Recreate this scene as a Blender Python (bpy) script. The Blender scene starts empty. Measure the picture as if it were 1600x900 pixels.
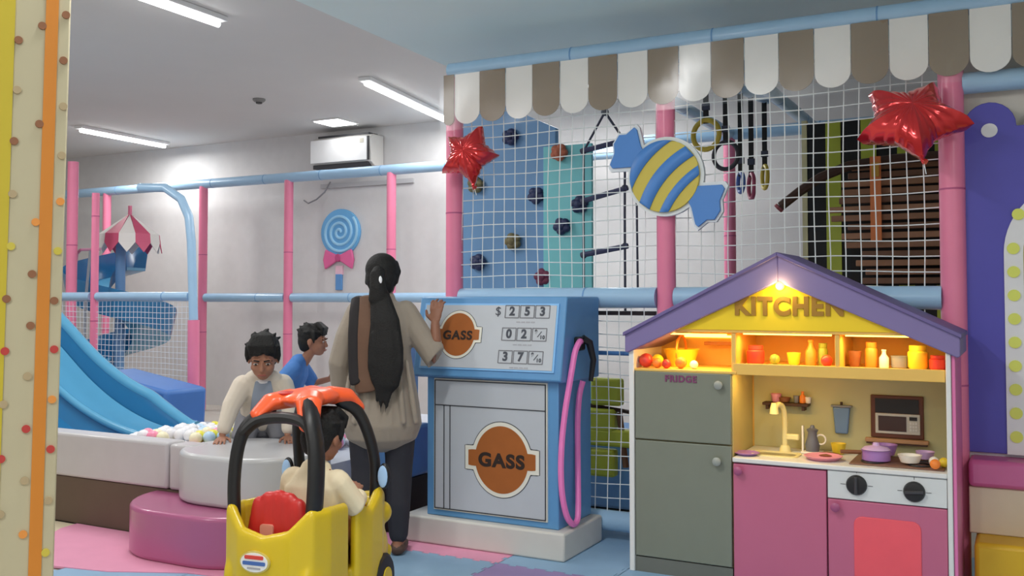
import bpy, bmesh, math, random
from mathutils import Vector, Matrix, Euler
random.seed(7)
S = bpy.context.scene
COL = S.collection
R = math.radians

# ------------------------------------------------------------------ camera, world, exposure
cam_d = bpy.data.cameras.new('camera')
cam = bpy.data.objects.new('camera', cam_d); COL.objects.link(cam)
cam.location = (0, 0, 1.3)
cam.rotation_euler = (R(92.0), 0, R(28.0))
cam_d.sensor_width = 36.0
cam_d.lens = 36.0 * 1500 / 1600
cam_d.shift_y = -(450 - (465 - 1500 * math.tan(R(2.0)))) / 1600
cam_d.clip_start = 0.05
S.camera = cam

W = bpy.data.worlds.new('world'); S.world = W; W.use_nodes = True
W.node_tree.nodes['Background'].inputs[0].default_value = (1.0, 0.985, 0.96, 1)
W.node_tree.nodes['Background'].inputs[1].default_value = 0.55

S.view_settings.view_transform = 'Standard'
S.view_settings.look = 'None'
S.view_settings.gamma = 1.0
S.view_settings.use_curve_mapping = False
S.view_settings.exposure = 0.0

# ------------------------------------------------------------------ materials
GAIN = 1.3
SAT = .98
def lin(c):
    c /= 255.0
    return c / 12.92 if c <= .04045 else ((c + .055) / 1.055) ** 2.4
def col(rgb, g=None):
    g = GAIN if g is None else g
    c = [lin(v) * g for v in rgb]
    l = .25*c[0] + .6*c[1] + .15*c[2]
    return tuple(min(.93, max(0, l + (v-l)*SAT)) for v in c) + (1,)
MATS = {}
def M(name, rgb, rough=.5, metal=0.0, var=.06, scale=9.0, bump=0.0, bscale=40.0, coat=0.0, emit=0.0, alpha=1.0, trans=0.0, gain=None, sheen=0.0):
    if name in MATS: return MATS[name]
    m = bpy.data.materials.new(name); m.use_nodes = True
    nt = m.node_tree; b = nt.nodes['Principled BSDF']
    c = col(rgb, gain)
    tc = nt.nodes.new('ShaderNodeTexCoord')
    n = nt.nodes.new('ShaderNodeTexNoise'); n.inputs['Scale'].default_value = scale; n.inputs['Detail'].default_value = 4
    nt.links.new(tc.outputs['Object'], n.inputs['Vector'])
    r = nt.nodes.new('ShaderNodeMapRange'); r.inputs['To Min'].default_value = 1 - var; r.inputs['To Max'].default_value = 1 + var
    nt.links.new(n.outputs['Fac'], r.inputs['Value'])
    mx = nt.nodes.new('ShaderNodeVectorMath'); mx.operation = 'SCALE'
    mx.inputs[0].default_value = c[:3]
    nt.links.new(r.outputs['Result'], mx.inputs['Scale'])
    nt.links.new(mx.outputs['Vector'], b.inputs['Base Color'])
    b.inputs['Roughness'].default_value = rough
    b.inputs['Metallic'].default_value = metal
    b.inputs['Coat Weight'].default_value = coat
    b.inputs['Coat Roughness'].default_value = .15
    b.inputs['Transmission Weight'].default_value = trans
    b.inputs['Alpha'].default_value = alpha
    if sheen: b.inputs['Sheen Weight'].default_value = sheen
    if emit:
        b.inputs['Emission Color'].default_value = col(rgb, 1.0)
        b.inputs['Emission Strength'].default_value = emit
    if bump:
        n2 = nt.nodes.new('ShaderNodeTexNoise'); n2.inputs['Scale'].default_value = bscale; n2.inputs['Detail'].default_value = 3
        nt.links.new(tc.outputs['Object'], n2.inputs['Vector'])
        bp = nt.nodes.new('ShaderNodeBump'); bp.inputs['Strength'].default_value = bump; bp.inputs['Distance'].default_value = .01
        nt.links.new(n2.outputs['Fac'], bp.inputs['Height'])
        nt.links.new(bp.outputs['Normal'], b.inputs['Normal'])
    MATS[name] = m
    return m

wall_m = M('wall_paint', (194, 193, 193), .7, bump=.05, bscale=90)
ceil_m = M('ceiling_paint', (196, 194, 192), .8, var=.03, scale=2)
soffit_m = M('soffit_paint', (202, 222, 238), .7, var=.03, scale=2)
pink_pad = M('pink_vinyl', (216, 118, 150), .38, coat=.2, bump=.04, bscale=14)
blue_pad = M('pale_blue_vinyl', (146, 180, 208), .35, coat=.25, bump=.05, bscale=14)
net_m = M('white_net_cord', (215, 222, 228), .7)
netgrey_m = M('grey_net_cord', (196, 204, 212), .7)
brown_m = M('dark_brown_base', (84, 68, 56), .6, var=.15, scale=5)
white_vinyl = M('white_vinyl', (172, 169, 171), .4, coat=.15, bump=.03, bscale=8)
step_pink = M('step_pink_vinyl', (160, 84, 122), .3, coat=.3, var=.04)
floor_blue = M('blue_foam_floor', (126, 158, 186), .6, bump=.08, bscale=150)
floor_pink = M('pink_foam_floor', (204, 136, 164), .6, bump=.08, bscale=150)
floor_purple = M('purple_foam_floor', (136, 118, 164), .6, bump=.08, bscale=150)
floor_cream = M('cream_foam_floor', (196, 184, 158), .6, bump=.08, bscale=150)
pump_blue = M('pump_blue_paint', (84, 136, 182), .4, coat=.1)
pump_white = M('pump_white_panel', (170, 175, 182), .35, coat=.2, var=.03)
base_white = M('pump_white_plinth', (186, 184, 178), .6, var=.05)
black_m = M('black_plastic', (22, 22, 24), .45)
line_m = M('black_line_print', (52, 54, 60), .6)
rust_m = M('rust_brown_print', (148, 82, 28), .55, var=.1, scale=14)
cream_line = M('cream_print', (206, 204, 192), .6)
hose_m = M('pink_hose_rubber', (222, 116, 178), .35)
k_pink = M('kitchen_pink_door', (176, 90, 120), .35, coat=.15, var=.03)
k_white = M('kitchen_white_board', (205, 204, 202), .45, var=.03)
k_grey = M('fridge_grey_green', (112, 116, 104), .45, var=.04)
k_purple = M('kitchen_purple_roof', (114, 102, 148), .5, var=.04)
k_yellow = M('kitchen_yellow_board', (236, 188, 2), .5, var=.03)
k_cream = M('kitchen_cream_board', (214, 172, 84), .55, var=.05)
k_olive = M('kitchen_backsplash_print', (176, 172, 128), .55, var=.12, scale=3)
coral_m = M('oven_coral_window', (224, 78, 90), .3, coat=.4, var=.1, scale=7)
wood_m = M('brown_wood', (112, 78, 54), .6, var=.2, scale=20)
darkwood_m = M('dark_wood', (62, 38, 28), .6, var=.2, scale=20)
steel_m = M('grey_metal', (150, 152, 152), .35, metal=.6)
gold_m = M('warm_cream_plastic', (232, 208, 150), .35)
skin_m = M('skin', (146, 100, 78), .55, var=.06, scale=14)
skin_d = M('skin_darker', (128, 86, 66), .55, var=.06, scale=14)  # darker skin tone, used for the woman
hair_m = M('black_hair', (11, 10, 10), .75, var=.3, scale=60, bump=.35, bscale=120)
led_m = M('warm_led', (255, 190, 70), .5, emit=8.0, gain=1)
red_foil = M('red_foil', (196, 26, 30), .16, metal=.55, coat=.8, var=.05)
car_yellow = M('car_yellow_plastic', (196, 168, 6), .35, coat=.2, var=.03)
car_red = M('car_red_plastic', (176, 34, 30), .4, var=.06)
car_roof = M('car_orange_plastic', (232, 84, 36), .35, coat=.2, var=.08)
slide_m = M('slide_blue_plastic', (78, 146, 182), .25, coat=.4, var=.04)
slide_d = M('slide_deep_blue_plastic', (34, 104, 150), .25, coat=.4, var=.04)
navy_m = M('navy_plastic', (40, 48, 84), .5)
rope_m = M('dark_rope', (62, 66, 82), .8)
lime_m = M('lime_vinyl', (176, 184, 56), .5, var=.08)
orange_m = M('orange_vinyl', (206, 112, 52), .5, var=.1)

# ------------------------------------------------------------------ mesh helpers
def origin_of(o):
    v = Vector((0, 0, 0))
    while o is not None:
        v += o.location; o = o.parent
    return v

class MB:
    def __init__(self): self.v = []; self.f = []
    def add(self, vs, fs):
        k = len(self.v)
        self.v += [tuple(p) for p in vs]
        self.f += [tuple(i + k for i in f) for f in fs]
        return self
    def box(self, x0, x1, y0, y1, z0, z1):
        return self.add([(x0,y0,z0),(x1,y0,z0),(x1,y1,z0),(x0,y1,z0),(x0,y0,z1),(x1,y0,z1),(x1,y1,z1),(x0,y1,z1)],
            [(3,2,1,0),(4,5,6,7),(0,1,5,4),(1,2,6,5),(2,3,7,6),(3,0,4,7)])
    def prism(self, poly, a, b, axis='y'):
        # polygon in the two other axes, extruded from a to b along axis
        def mk(p, t):
            if axis == 'y': return (p[0], t, p[1])
            if axis == 'z': return (p[0], p[1], t)
            return (t, p[0], p[1])
        n = len(poly)
        vs = [mk(p, a) for p in poly] + [mk(p, b) for p in poly]
        fs = [tuple(range(n)), tuple(range(2*n-1, n-1, -1))] + [(i, i+n, (i+1) % n + n, (i+1) % n) for i in range(n)]
        return self.add(vs, fs)
    def ring(self, outer, inner, a, b, axis='y'):
        # frame between two outlines with equal point counts
        def mk(p, t):
            if axis == 'y': return (p[0], t, p[1])
            if axis == 'z': return (p[0], p[1], t)
            return (t, p[0], p[1])
        n = len(outer)
        vs = [mk(p, a) for p in outer] + [mk(p, a) for p in inner] + [mk(p, b) for p in outer] + [mk(p, b) for p in inner]
        fs = []
        for i in range(n):
            j = (i+1) % n
            fs += [(i, j, j+n, i+n), (i+2*n, i+3*n, j+3*n, j+2*n), (i, i+2*n, j+2*n, j), (i+n, j+n, j+3*n, i+3*n)]
        return self.add(vs, fs)
    def tube(self, pts, r, n=10, caps=True, flat=1.0, ref=(0, 0, 1)):
        pts = [Vector(p) for p in pts]; k = len(pts)
        rr = r if isinstance(r, (list, tuple)) else [r] * k
        vs = []; fs = []
        prev = None
        for i, p in enumerate(pts):
            t = (pts[min(i+1, k-1)] - pts[max(i-1, 0)])
            t = t.normalized() if t.length > 1e-9 else Vector((0, 0, 1))
            if prev is None:
                rf = Vector(ref)
                if abs(t.dot(rf)) > .95: rf = Vector((1, 0, 0)) if abs(t.x) < .9 else Vector((0, 1, 0))
                a = (rf - t * rf.dot(t)).normalized()
            else:
                a = (prev - t * prev.dot(t)).normalized()
            prev = a
            b = t.cross(a)
            ra, rb = rr[i] if isinstance(rr[i], (list, tuple)) else (rr[i], rr[i] * flat)
            for j in range(n):
                an = 2 * math.pi * j / n
                vs.append(p + a * (math.cos(an) * ra) + b * (math.sin(an) * rb))
        for i in range(k-1):
            for j in range(n):
                fs.append((i*n+j, i*n+(j+1) % n, (i+1)*n+(j+1) % n, (i+1)*n+j))
        if caps:
            fs.append(tuple(range(n-1, -1, -1))); fs.append(tuple(range((k-1)*n, k*n)))
        return self.add(vs, fs)
    def torus(self, c, rad, r, nrm=(0, 1, 0), n=28, m=8):
        nrm = Vector(nrm).normalized(); a = nrm.orthogonal().normalized(); b = nrm.cross(a); c = Vector(c)
        vs = []; fs = []
        for i in range(n):
            an = 2*math.pi*i/n; d = a*math.cos(an) + b*math.sin(an)
            for j in range(m):
                bn = 2*math.pi*j/m
                vs.append(c + d*(rad + r*math.cos(bn)) + nrm*(r*math.sin(bn)))
        for i in range(n):
            for j in range(m):
                fs.append((i*m+j, ((i+1) % n)*m+j, ((i+1) % n)*m+(j+1) % m, i*m+(j+1) % m))
        return self.add(vs, fs)
    def lathe(self, prof, c=(0, 0, 0), n=20, axis='z'):
        vs = []; fs = []; k = len(prof)
        for (r, h) in prof:
            for j in range(n):
                an = 2*math.pi*j/n
                x, y = r*math.cos(an), r*math.sin(an)
                if axis == 'z': vs.append((c[0]+x, c[1]+y, c[2]+h))
                elif axis == 'y': vs.append((c[0]+x, c[1]+h, c[2]+y))
                else: vs.append((c[0]+h, c[1]+x, c[2]+y))
        for i in range(k-1):
            for j in range(n):
                fs.append((i*n+j, i*n+(j+1) % n, (i+1)*n+(j+1) % n, (i+1)*n+j))
        fs.append(tuple(range(n-1, -1, -1))); fs.append(tuple(range((k-1)*n, k*n)))
        return self.add(vs, fs)
    def ell(self, c, rad, rot=None, n=14, m=9):
        vs = []; fs = []; c = Vector(c)
        for i in range(m+1):
            th = math.pi*i/m
            for j in range(n):
                an = 2*math.pi*j/n
                p = Vector((rad[0]*math.sin(th)*math.cos(an), rad[1]*math.sin(th)*math.sin(an), rad[2]*math.cos(th)))
                if rot is not None: p = rot @ p
                vs.append(c + p)
        for i in range(m):
            for j in range(n):
                fs.append((i*n+j, (i+1)*n+j, (i+1)*n+(j+1) % n, i*n+(j+1) % n))
        return self.add(vs, fs)
    def cap(self, pts, rr, n=12, flat=1.0, ref=(0, 0, 1)):
        # tube with rounded ends, for fused bodies
        pts = [Vector(p) for p in pts]
        rr = rr if isinstance(rr, (list, tuple)) and len(rr) == len(pts) else [rr]*len(pts)
        rr = [q if isinstance(q, (list, tuple)) else (q, q*flat) for q in rr]
        d0 = (pts[0]-pts[1]).normalized(); d1 = (pts[-1]-pts[-2]).normalized()
        P = []; Q = []
        for s in (.98, .8, .5):
            e = min(rr[0]); P.append(pts[0] + d0*e*s); Q.append(tuple(x*math.sqrt(1-s*s)+.0005 for x in rr[0]))
        P += pts; Q += rr
        for s in (.5, .8, .98):
            e = min(rr[-1]); P.append(pts[-1] + d1*e*s); Q.append(tuple(x*math.sqrt(1-s*s)+.0005 for x in rr[-1]))
        return self.tube(P, Q, n, True, 1.0, ref)
    def mesh(self, name, off=Vector((0, 0, 0)), smooth=True):
        me = bpy.data.meshes.new(name)
        me.from_pydata([(p[0]-off.x, p[1]-off.y, p[2]-off.z) for p in self.v], [], self.f)
        bm = bmesh.new(); bm.from_mesh(me)
        bmesh.ops.remove_doubles(bm, verts=bm.verts, dist=1e-6)
        bmesh.ops.recalc_face_normals(bm, faces=bm.faces)
        bm.to_mesh(me); bm.free()
        if smooth:
            for p in me.polygons: p.use_smooth = True
            me.set_sharp_from_angle(angle=R(38))
        return me
    def build(self, name, mat, parent=None, bevel=0.0, smooth=True, seg=2):
        off = origin_of(parent)
        me = self.mesh(name, off, smooth)
        return link(name, me, mat, parent, bevel, seg)

def link(name, me, mat, parent=None, bevel=0.0, seg=2):
    o = bpy.data.objects.new(name, me); COL.objects.link(o)
    if mat is not None: me.materials.append(mat)
    if parent is not None: o.parent = parent
    if bevel:
        b = o.modifiers.new('bevel', 'BEVEL'); b.width = bevel; b.segments = seg; b.limit_method = 'ANGLE'; b.angle_limit = R(40)
    return o

def tag(o, label, cat, group=None):
    o['label'] = label; o['category'] = cat
    if group: o['group'] = group
    return o
def struct(o):
    o['kind'] = 'structure'; return o
def thing(name, label, cat, loc=(0, 0, 0), group=None):
    o = bpy.data.objects.new(name, None); COL.objects.link(o)
    o.location = loc; o.empty_display_size = .1
    return tag(o, label, cat, group)

def text(name, body, size, mat, parent, loc, depth=.002, bold=0.0, roll=0.0, xs=1.0, align='CENTER', tilt=0.0, fit=None):
    cu = bpy.data.curves.new(name, 'FONT'); cu.body = body; cu.size = size; cu.extrude = depth; cu.offset = bold; cu.space_character = 1.15 if bold else 1.0
    cu.align_x = align; cu.align_y = 'CENTER'
    t = bpy.data.objects.new(name, cu); COL.objects.link(t)
    dg = bpy.context.evaluated_depsgraph_get()
    me = bpy.data.meshes.new_from_object(t.evaluated_get(dg))
    bpy.data.objects.remove(t)
    me.transform(Matrix.Diagonal((xs, 1, 1, 1)))
    if fit:
        X = [v.co.x for v in me.vertices]; Y = [v.co.y for v in me.vertices]
        me.transform(Matrix.Translation((-(max(X)+min(X))/2, -(max(Y)+min(Y))/2, 0)))
        me.transform(Matrix.Diagonal((fit[0]/(max(X)-min(X)), fit[1]/(max(Y)-min(Y)), 1, 1)))
    me.transform(Matrix.Rotation(R(90) - tilt, 4, 'X') @ Matrix.Rotation(roll, 4, 'Z'))
    off = origin_of(parent)
    me.transform(Matrix.Translation(Vector(loc) - off))
    me.materials.clear()
    return link(name, me, mat, parent)

def fuse(name, mb, voxel, mat, parent, smooth=3, fac=.5):
    # one continuous skin grown over overlapping solids
    me = mb.mesh(name + '_raw', origin_of(parent), False)
    t = bpy.data.objects.new(name + '_raw', me); COL.objects.link(t)
    r = t.modifiers.new('r', 'REMESH'); r.mode = 'VOXEL'; r.voxel_size = voxel; r.use_smooth_shade = True
    if smooth:
        s = t.modifiers.new('s', 'SMOOTH'); s.factor = fac; s.iterations = smooth
    dg = bpy.context.evaluated_depsgraph_get()
    out = bpy.data.meshes.new_from_object(t.evaluated_get(dg))
    bpy.data.objects.remove(t)
    out.name = name
    for p in out.polygons: p.use_smooth = True
    out.materials.clear()
    return link(name, out, mat, parent)

def circ(cx, cy, rx, ry=None, n=40, a0=0, a1=360, close=True):
    ry = rx if ry is None else ry
    k = n if close and a1-a0 == 360 else n+1
    return [(cx + rx*math.cos(R(a0+(a1-a0)*i/n)), cy + ry*math.sin(R(a0+(a1-a0)*i/n))) for i in range(k)]
def rrect(x0, x1, z0, z1, r, n=6):
    out = []
    for (cx, cz, a) in ((x1-r, z1-r, 0), (x0+r, z1-r, 90), (x0+r, z0+r, 180), (x1-r, z0+r, 270)):
        out += [(cx + r*math.cos(R(a+90*i/n)), cz + r*math.sin(R(a+90*i/n))) for i in range(n+1)]
    return out
def stadium(xa, xb, yc, r, n=20):
    out = [(xb + r*math.cos(R(-90+180*i/n)), yc + r*math.sin(R(-90+180*i/n))) for i in range(n+1)]
    out += [(xa + r*math.cos(R(90+180*i/n)), yc + r*math.sin(R(90+180*i/n))) for i in range(n+1)]
    return out

# ================================================================== SETTING
CEIL = 3.2; WALL = 8.7
struct(MB().box(-13, 4.5, -3, 9.0, -.12, -.012).build('floor', M('floor_slab', (176, 170, 162), .6)))
FLOOR = bpy.data.objects['floor']
struct(MB().box(-13, 4.5, WALL, WALL+.15, -.1, CEIL+.1).build('wall_back', wall_m))
struct(MB().box(-13, -12.85, -3, WALL, -.1, CEIL+.1).build('wall_left', wall_m))
struct(MB().box(4.4, 4.55, -3, WALL, -.1, CEIL+.1).build('wall_right', wall_m))
struct(MB().box(-13, 4.5, -3, WALL+.1, CEIL, CEIL+.12).build('ceiling', ceil_m))
struct(MB().prism([(-3.17, -3), (4.4, -3), (4.4, 6.6), (-3.53, 6.6)], 2.9, CEIL, 'z').build('trim_1', soffit_m))

# jigsaw floor mats (tiles 0.6 m)
def jig(x0, y0, s, pad=.0015):
    def side(ax, ay, bx, by, sg):
        pts = []
        n = 6
        for i in range(n):
            t0 = i/n
            for (dt, h) in ((.0, 0), (.22, 0), (.15, 1), (.85, 1), (.78, 0)):
                t = t0 + dt/n
                hh = .018*sg*h
                px, py = ax+(bx-ax)*t, ay+(by-ay)*t
                nx, ny = (by-ay), -(bx-ax); l = math.hypot(nx, ny)
                pts.append((px+nx/l*hh, py+ny/l*hh))
        return pts
    a = x0+pad; b = x0+s-pad; c = y0+pad; d = y0+s-pad
    return side(a, c, b, c, -1) + side(b, c, b, d, 1) + side(b, d, a, d, 1) + side(a, d, a, c, -1)
for ix in range(-4, 6):
    for iy in range(-3, 2):
        x0 = -2.31 + .6*ix; y0 = 4.15 + .6*iy
        m = floor_blue
        if (ix, iy) == (-1, 0) or (ix, iy) == (-2, 0): m = floor_pink
        if (ix, iy) == (0, -1): m = floor_purple
        if (ix, iy) == (2, -2): m = floor_pink
        if iy >= 1 and ix < 0: continue
        if x0 < -4.3: continue
        MB().prism(jig(x0, y0, .6), -.012, 0.0, 'z').build('floor_mat', m, FLOOR, smooth=False)
MB().prism([(-7.5, 2.0), (-4.72, 2.0), (-4.55, 3.0), (-4.6, 3.74), (-7.5, 3.74)], -.012, -.002, 'z').build('floor_mat', floor_cream, FLOOR)
pk = [(-4.82, 3.74), (-4.80, 3.62), (-4.70, 3.45), (-4.55, 3.33), (-4.36, 3.2), (-4.16, 3.1), (-3.85, 3.16), (-3.5, 3.32), (-3.2, 3.36), (-3.2, 3.74)]
MB().prism(pk, -.006, .004, 'z').build('floor_mat', floor_pink, FLOOR)

# ================================================================== CEILING LAMPS
lamp_white = M('lamp_glow', (255, 252, 246), .5, emit=9.0, gain=1)
lamp_body = M('lamp_white_metal', (225, 225, 225), .5)
def strip(cx, cy, L, label, energy=55, ang=0.0, z=CEIL):
    t = thing('strip_light', label, 'ceiling light', (cx, cy, z), 'fluorescent strips on the ceiling')
    MB().box(cx-.06, cx+.06, cy-L/2, cy+L/2, z-.035, z).build('housing', lamp_body, t, .006)
    MB().tube([(cx, cy-L/2+.03, z-.055), (cx, cy+L/2-.03, z-.055)], .02, 10).build('tube_lamp', lamp_white, t)
    la = bpy.data.lights.new('strip_glow', 'AREA'); la.shape = 'RECTANGLE'; la.size = .1; la.size_y = L-.1; la.energy = energy
    la.color = (1, .985, .96)
    lo = bpy.data.objects.new('strip_glow', la); COL.objects.link(lo); lo.parent = t; lo.location = (0, 0, -.085)
    t.rotation_euler.z = ang
    return t
E0 = 36
strip(-4.76, 4.15, 1.25, 'white tube light at the upper left edge of the ceiling', E0, R(1))
strip(-5.13, 7.55, 1.85, 'long bright tube light near the wall left of the striped awning', 26, R(10))
strip(-9.2, 7.7, 1.3, 'tube light far back on the left ceiling', E0, R(3))
strip(-7.6, 4.0, 1.3, 'added unseen tube light over the blue slide', E0)  # extra strip outside the view, added for lighting
for (x, y, lb) in ((-1.9, 2.2, 'added unseen tube light above the floor in front of the gas pump'), (-1.2, -.6, 'added unseen tube light behind the viewer'), (1.4, 1.0, 'added unseen tube light above the floor right of the kitchen'), (-4.6, .9, 'added unseen tube light above the dotted pillar'), (1.9, -1.6, 'added unseen tube light furthest behind on the right')):
    strip(x, y, 1.3, lb, 34, 0, CEIL if x < -3.3 else 2.9)  # strips out of view, added to light the hall
strip(-3.3, 7.4, 1.2, 'added hidden tube light over the back of the climbing frame', 34)  # added strip hidden above the soffit, brightens the frame's interior
t = thing('square_downlight', 'small square recessed downlight above the air conditioner', 'ceiling light', (-6.52, 8.2, CEIL))
MB().box(-6.7, -6.34, 8.02, 8.38, CEIL-.015, CEIL).build('frame', lamp_body, t, .004)
MB().box(-6.68, -6.36, 8.04, 8.36, CEIL-.02, CEIL-.015).build('diffuser', lamp_white, t)
t = thing('smoke_detector', 'small dark round detector on the white ceiling', 'detector', (-6.42, 6.92, CEIL))
MB().lathe([(.06, 0), (.06, -.015), (.045, -.03), (.02, -.034)], (-6.42, 6.92, CEIL)).build('base', M('detector_grey', (120, 118, 116), .6), t)
MB().lathe([(.03, -.03), (.03, -.045), (.012, -.05)], (-6.42, 6.92, CEIL)).build('sensor', M('detector_dark', (70, 68, 66), .6), t)

# ================================================================== LEFT PILLAR (dotted, close to camera)
pil_cream = M('pillar_cream_paint', (174, 166, 138), .6, var=.04, gain=1.25)
pil_yel = M('pillar_yellow_band', (178, 160, 32), .55)
pil_or = M('pillar_orange_band', (188, 116, 30), .55)
PA = R(57)
pil = thing('pillar', 'cream pillar with coloured polka dots and orange and yellow stripes', 'pillar', (-2.159, 1.6, 0))
def pbox(x0, x1, y0, y1, z0, z1): return MB().box(-2.159+x0, -2.159+x1, 1.6+y0, 1.6+y1, z0, z1)
pbox(-.62, 0, 0, .18, 0, CEIL).build('body', pil_cream, pil, .004)
pbox(-.043-.0145, -.043+.0145, -.004, .004, 0, CEIL-.01).build('orange_band', pil_or, pil)
pbox(-.40, -.126, -.004, .004, 0, CEIL-.01).build('yellow_band', pil_yel, pil)
dotc = {'b': M('dot_brown', (128, 84, 56), .6), 'r': M('dot_red', (170, 52, 48), .6), 't': M('dot_tan', (160, 142, 110), .6),
        'y': M('dot_yellow', (184, 170, 60), .6), 'o': M('dot_orange', (206, 132, 56), .6)}
DOTS = [(28,56,'b'),(93,80,'b'),(62,28,'b'),(26,136,'t'),(95,155,'t'),(58,187,'b'),(22,218,'b'),(20,302,'t'),(53,345,'o'),(18,385,'y'),(85,390,'y'),
        (48,428,'b'),(12,468,'b'),(80,470,'b'),(46,510,'b'),(10,550,'r'),(80,548,'r'),(42,590,'t'),(8,633,'t'),(77,628,'o'),(40,673,'r'),(75,707,'r'),(5,718,'r'),
        (38,754,'t'),(72,788,'t'),(36,838,'o'),(68,870,'y'),(4,804,'t'),(100,5,'b'),(92,235,'t'),(90,310,'o')]
for (dx, dy, c) in DOTS:
    u = -(104 - dx - 24*dy/900) * .00157; u = min(u, -.0112); z = 1.3 - (dy-465) * .00157
    MB().prism([(-2.159+a, b) for a, b in circ(u, z, .0098, .0098, 14)], 1.6-.006, 1.6+.001).build('dot', dotc[c], pil)
pil.rotation_euler = (0, R(.75), PA)

# ================================================================== CLIMBING FRAME FACADE
FY = 4.86; FX0 = -2.97; FX1 = -.28; FXM = -1.66; TZ = 2.625
def post(x, y, z0, z1, r, mat, label, group=None, name='padded_post'):
    t = thing(name, label, 'post', (x, y, z0), group)
    MB().tube([(x, y, z0), (x, y, z1)], r, 16).build('sleeve', mat, t)
    k = int((z1-z0)/.9)
    for i in range(1, k+1):
        MB().tube([(x, y, z0+i*.9-.004), (x, y, z0+i*.9+.004)], r+.0015, 16).build('seam', M('pink_seam', (170, 76, 120), .5) if mat is pink_pad else M('blue_seam', (96, 140, 186), .5), t)
    return t
post(FX0, FY, 0, TZ, .052, pink_pad, 'pink padded post at the left end of the striped awning')
post(FXM, FY, 0, TZ, .050, pink_pad, 'pink padded post behind the blue and yellow candy')
post(FX1, FY, 0, TZ-.05, .056, pink_pad, 'thick pink padded post beside the purple arch panel')
def rail(pts, r, label, mat=blue_pad, name='padded_rail', group=None):
    t = thing(name, label, 'rail', pts[0], group)
    MB().tube(pts, r, 14).build('sleeve', mat, t)
    a, b = Vector(pts[0]), Vector(pts[-1]); L = (b-a).length
    for i in range(1, int(L/.8)+1):
        p = a + (b-a).normalized()*(i*.8)
        d = (b-a).normalized()*.004
        MB().tube([p-d, p+d], r+.0015, 14).build('seam', M('blue_seam', (96, 140, 186), .5), t)
    return t
rail([(FX0-.02, FY-.02, TZ+.02), (.9, FY-.02, TZ+.02)], .048, 'pale blue padded rail above the striped awning')
rail([(FX0+.05, FY, 1.30), (FXM-.05, FY, 1.30)], .055, 'pale blue padded rail behind the top of the gas pump')
rail([(FXM+.05, FY, 1.30), (FX1-.05, FY, 1.30)], .055, 'pale blue padded rail behind the kitchen roof')
rail([(FX0+.05, FY, .10), (FXM-.05, FY, .10)], .055, 'pale blue bottom rail between pump and kitchen')
rail([(FXM+.05, FY, .10), (FX1-.05, FY, .10)], .055, 'pale blue bottom rail behind the toy kitchen')
rail([(FX1+.05, FY+.02, 2.29), (.9, FY+.02, 2.29)], .05, 'pale blue padded rail over the purple arch panel')
# frame inside: back plane and depth rails
rail([(-2.97, 7.7, 2.63), (.9, 7.7, 2.63)], .05, 'pale blue rail high at the back of the climbing frame')
rail([(-2.08, FY, 2.63), (-2.08-.0, 7.65, 2.63)], .045, 'slanting blue roof rail above the candy sign')
rail([(-1.42, FY, 2.63), (-1.42, 7.65, 2.63)], .045, 'slanting blue roof rail right of the hanging rings')
post(-2.09, 7.7, 0, 2.6, .048, pink_pad, 'pink post far behind the hanging rings')

def net(x0, x1, z0, z1, y, step, label, r=.0028, mat=net_m, sag=.006, along='x'):
    mb = MB()
    nx = max(1, round((x1-x0)/step)); nz = max(1, round((z1-z0)/step))
    def pt(u, z, k):
        d = sag*math.sin(u*7.3+z*5.1+k); e = sag*math.sin(z*6.7-u*4.3+1.3)
        return (u+e*.6, y+d*1.2, z+d) if along == 'x' else (y+d*1.2, u+e*.6, z+d)
    for i in range(nx+1):
        u = x0+(x1-x0)*i/nx
        mb.tube([pt(u, z0+(z1-z0)*j/8, 0) for j in range(9)], r, 4, False)
    for j in range(nz+1):
        z = z0+(z1-z0)*j/nz
        mb.tube([pt(x0+(x1-x0)*i/8, z, 0) for i in range(9)], r, 4, False)
    o = mb.build('safety_net', mat, smooth=False)
    return tag(o, label, 'net')
net(FX0+.05, FXM-.05, 1.35, TZ-.02, FY, .072, 'white square safety net in front of the blue climbing wall')
net(FXM+.05, FX1-.05, 1.35, TZ-.02, FY, .072, 'white square safety net in front of the wooden slat barrel')
net(FX0+.05, FXM-.05, .15, 1.25, FY, .072, 'white net low down between gas pump and kitchen')
net(FXM+.05, FX1-.05, .15, 1.25, FY, .072, 'white net low down behind the toy kitchen')

# awning valance: scallops hung from the top rail, with a clear vinyl sheet in front
aw = thing('scalloped_awning', 'brown and white scalloped awning strip along the blue top rail', 'awning', (-2.99, 4.79, 2.3))
aw_b = M('awning_brown', (124, 108, 88), .45, coat=.2, var=.05)
aw_w = M('awning_white', (214, 212, 208), .45, coat=.2, var=.04)
AWW = .1712
x = -2.93 - AWW*1.0 - .005
for i in range(21):
    xa, xb = x + i*AWW, x + (i+1)*AWW
    if i == 0: xa = xb - .075
    top = TZ - .012; bot = 2.315; rr = (xb-xa)/2
    poly = [(xa+.002, top), (xa+.002, bot+rr*.85)]
    poly += [( (xa+xb)/2 - (rr-.002)*math.cos(R(180*k/12)), bot+rr*.85 - rr*.85*math.sin(R(180*k/12))) for k in range(1, 12)]
    poly += [(xb-.002, bot+rr*.85), (xb-.002, top)]
    yy = 4.795 + (.004 if i % 2 else 0)
    MB().prism(poly, yy, yy+.004).build('scallop', aw_b if i % 2 == 0 else aw_w, aw)
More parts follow.
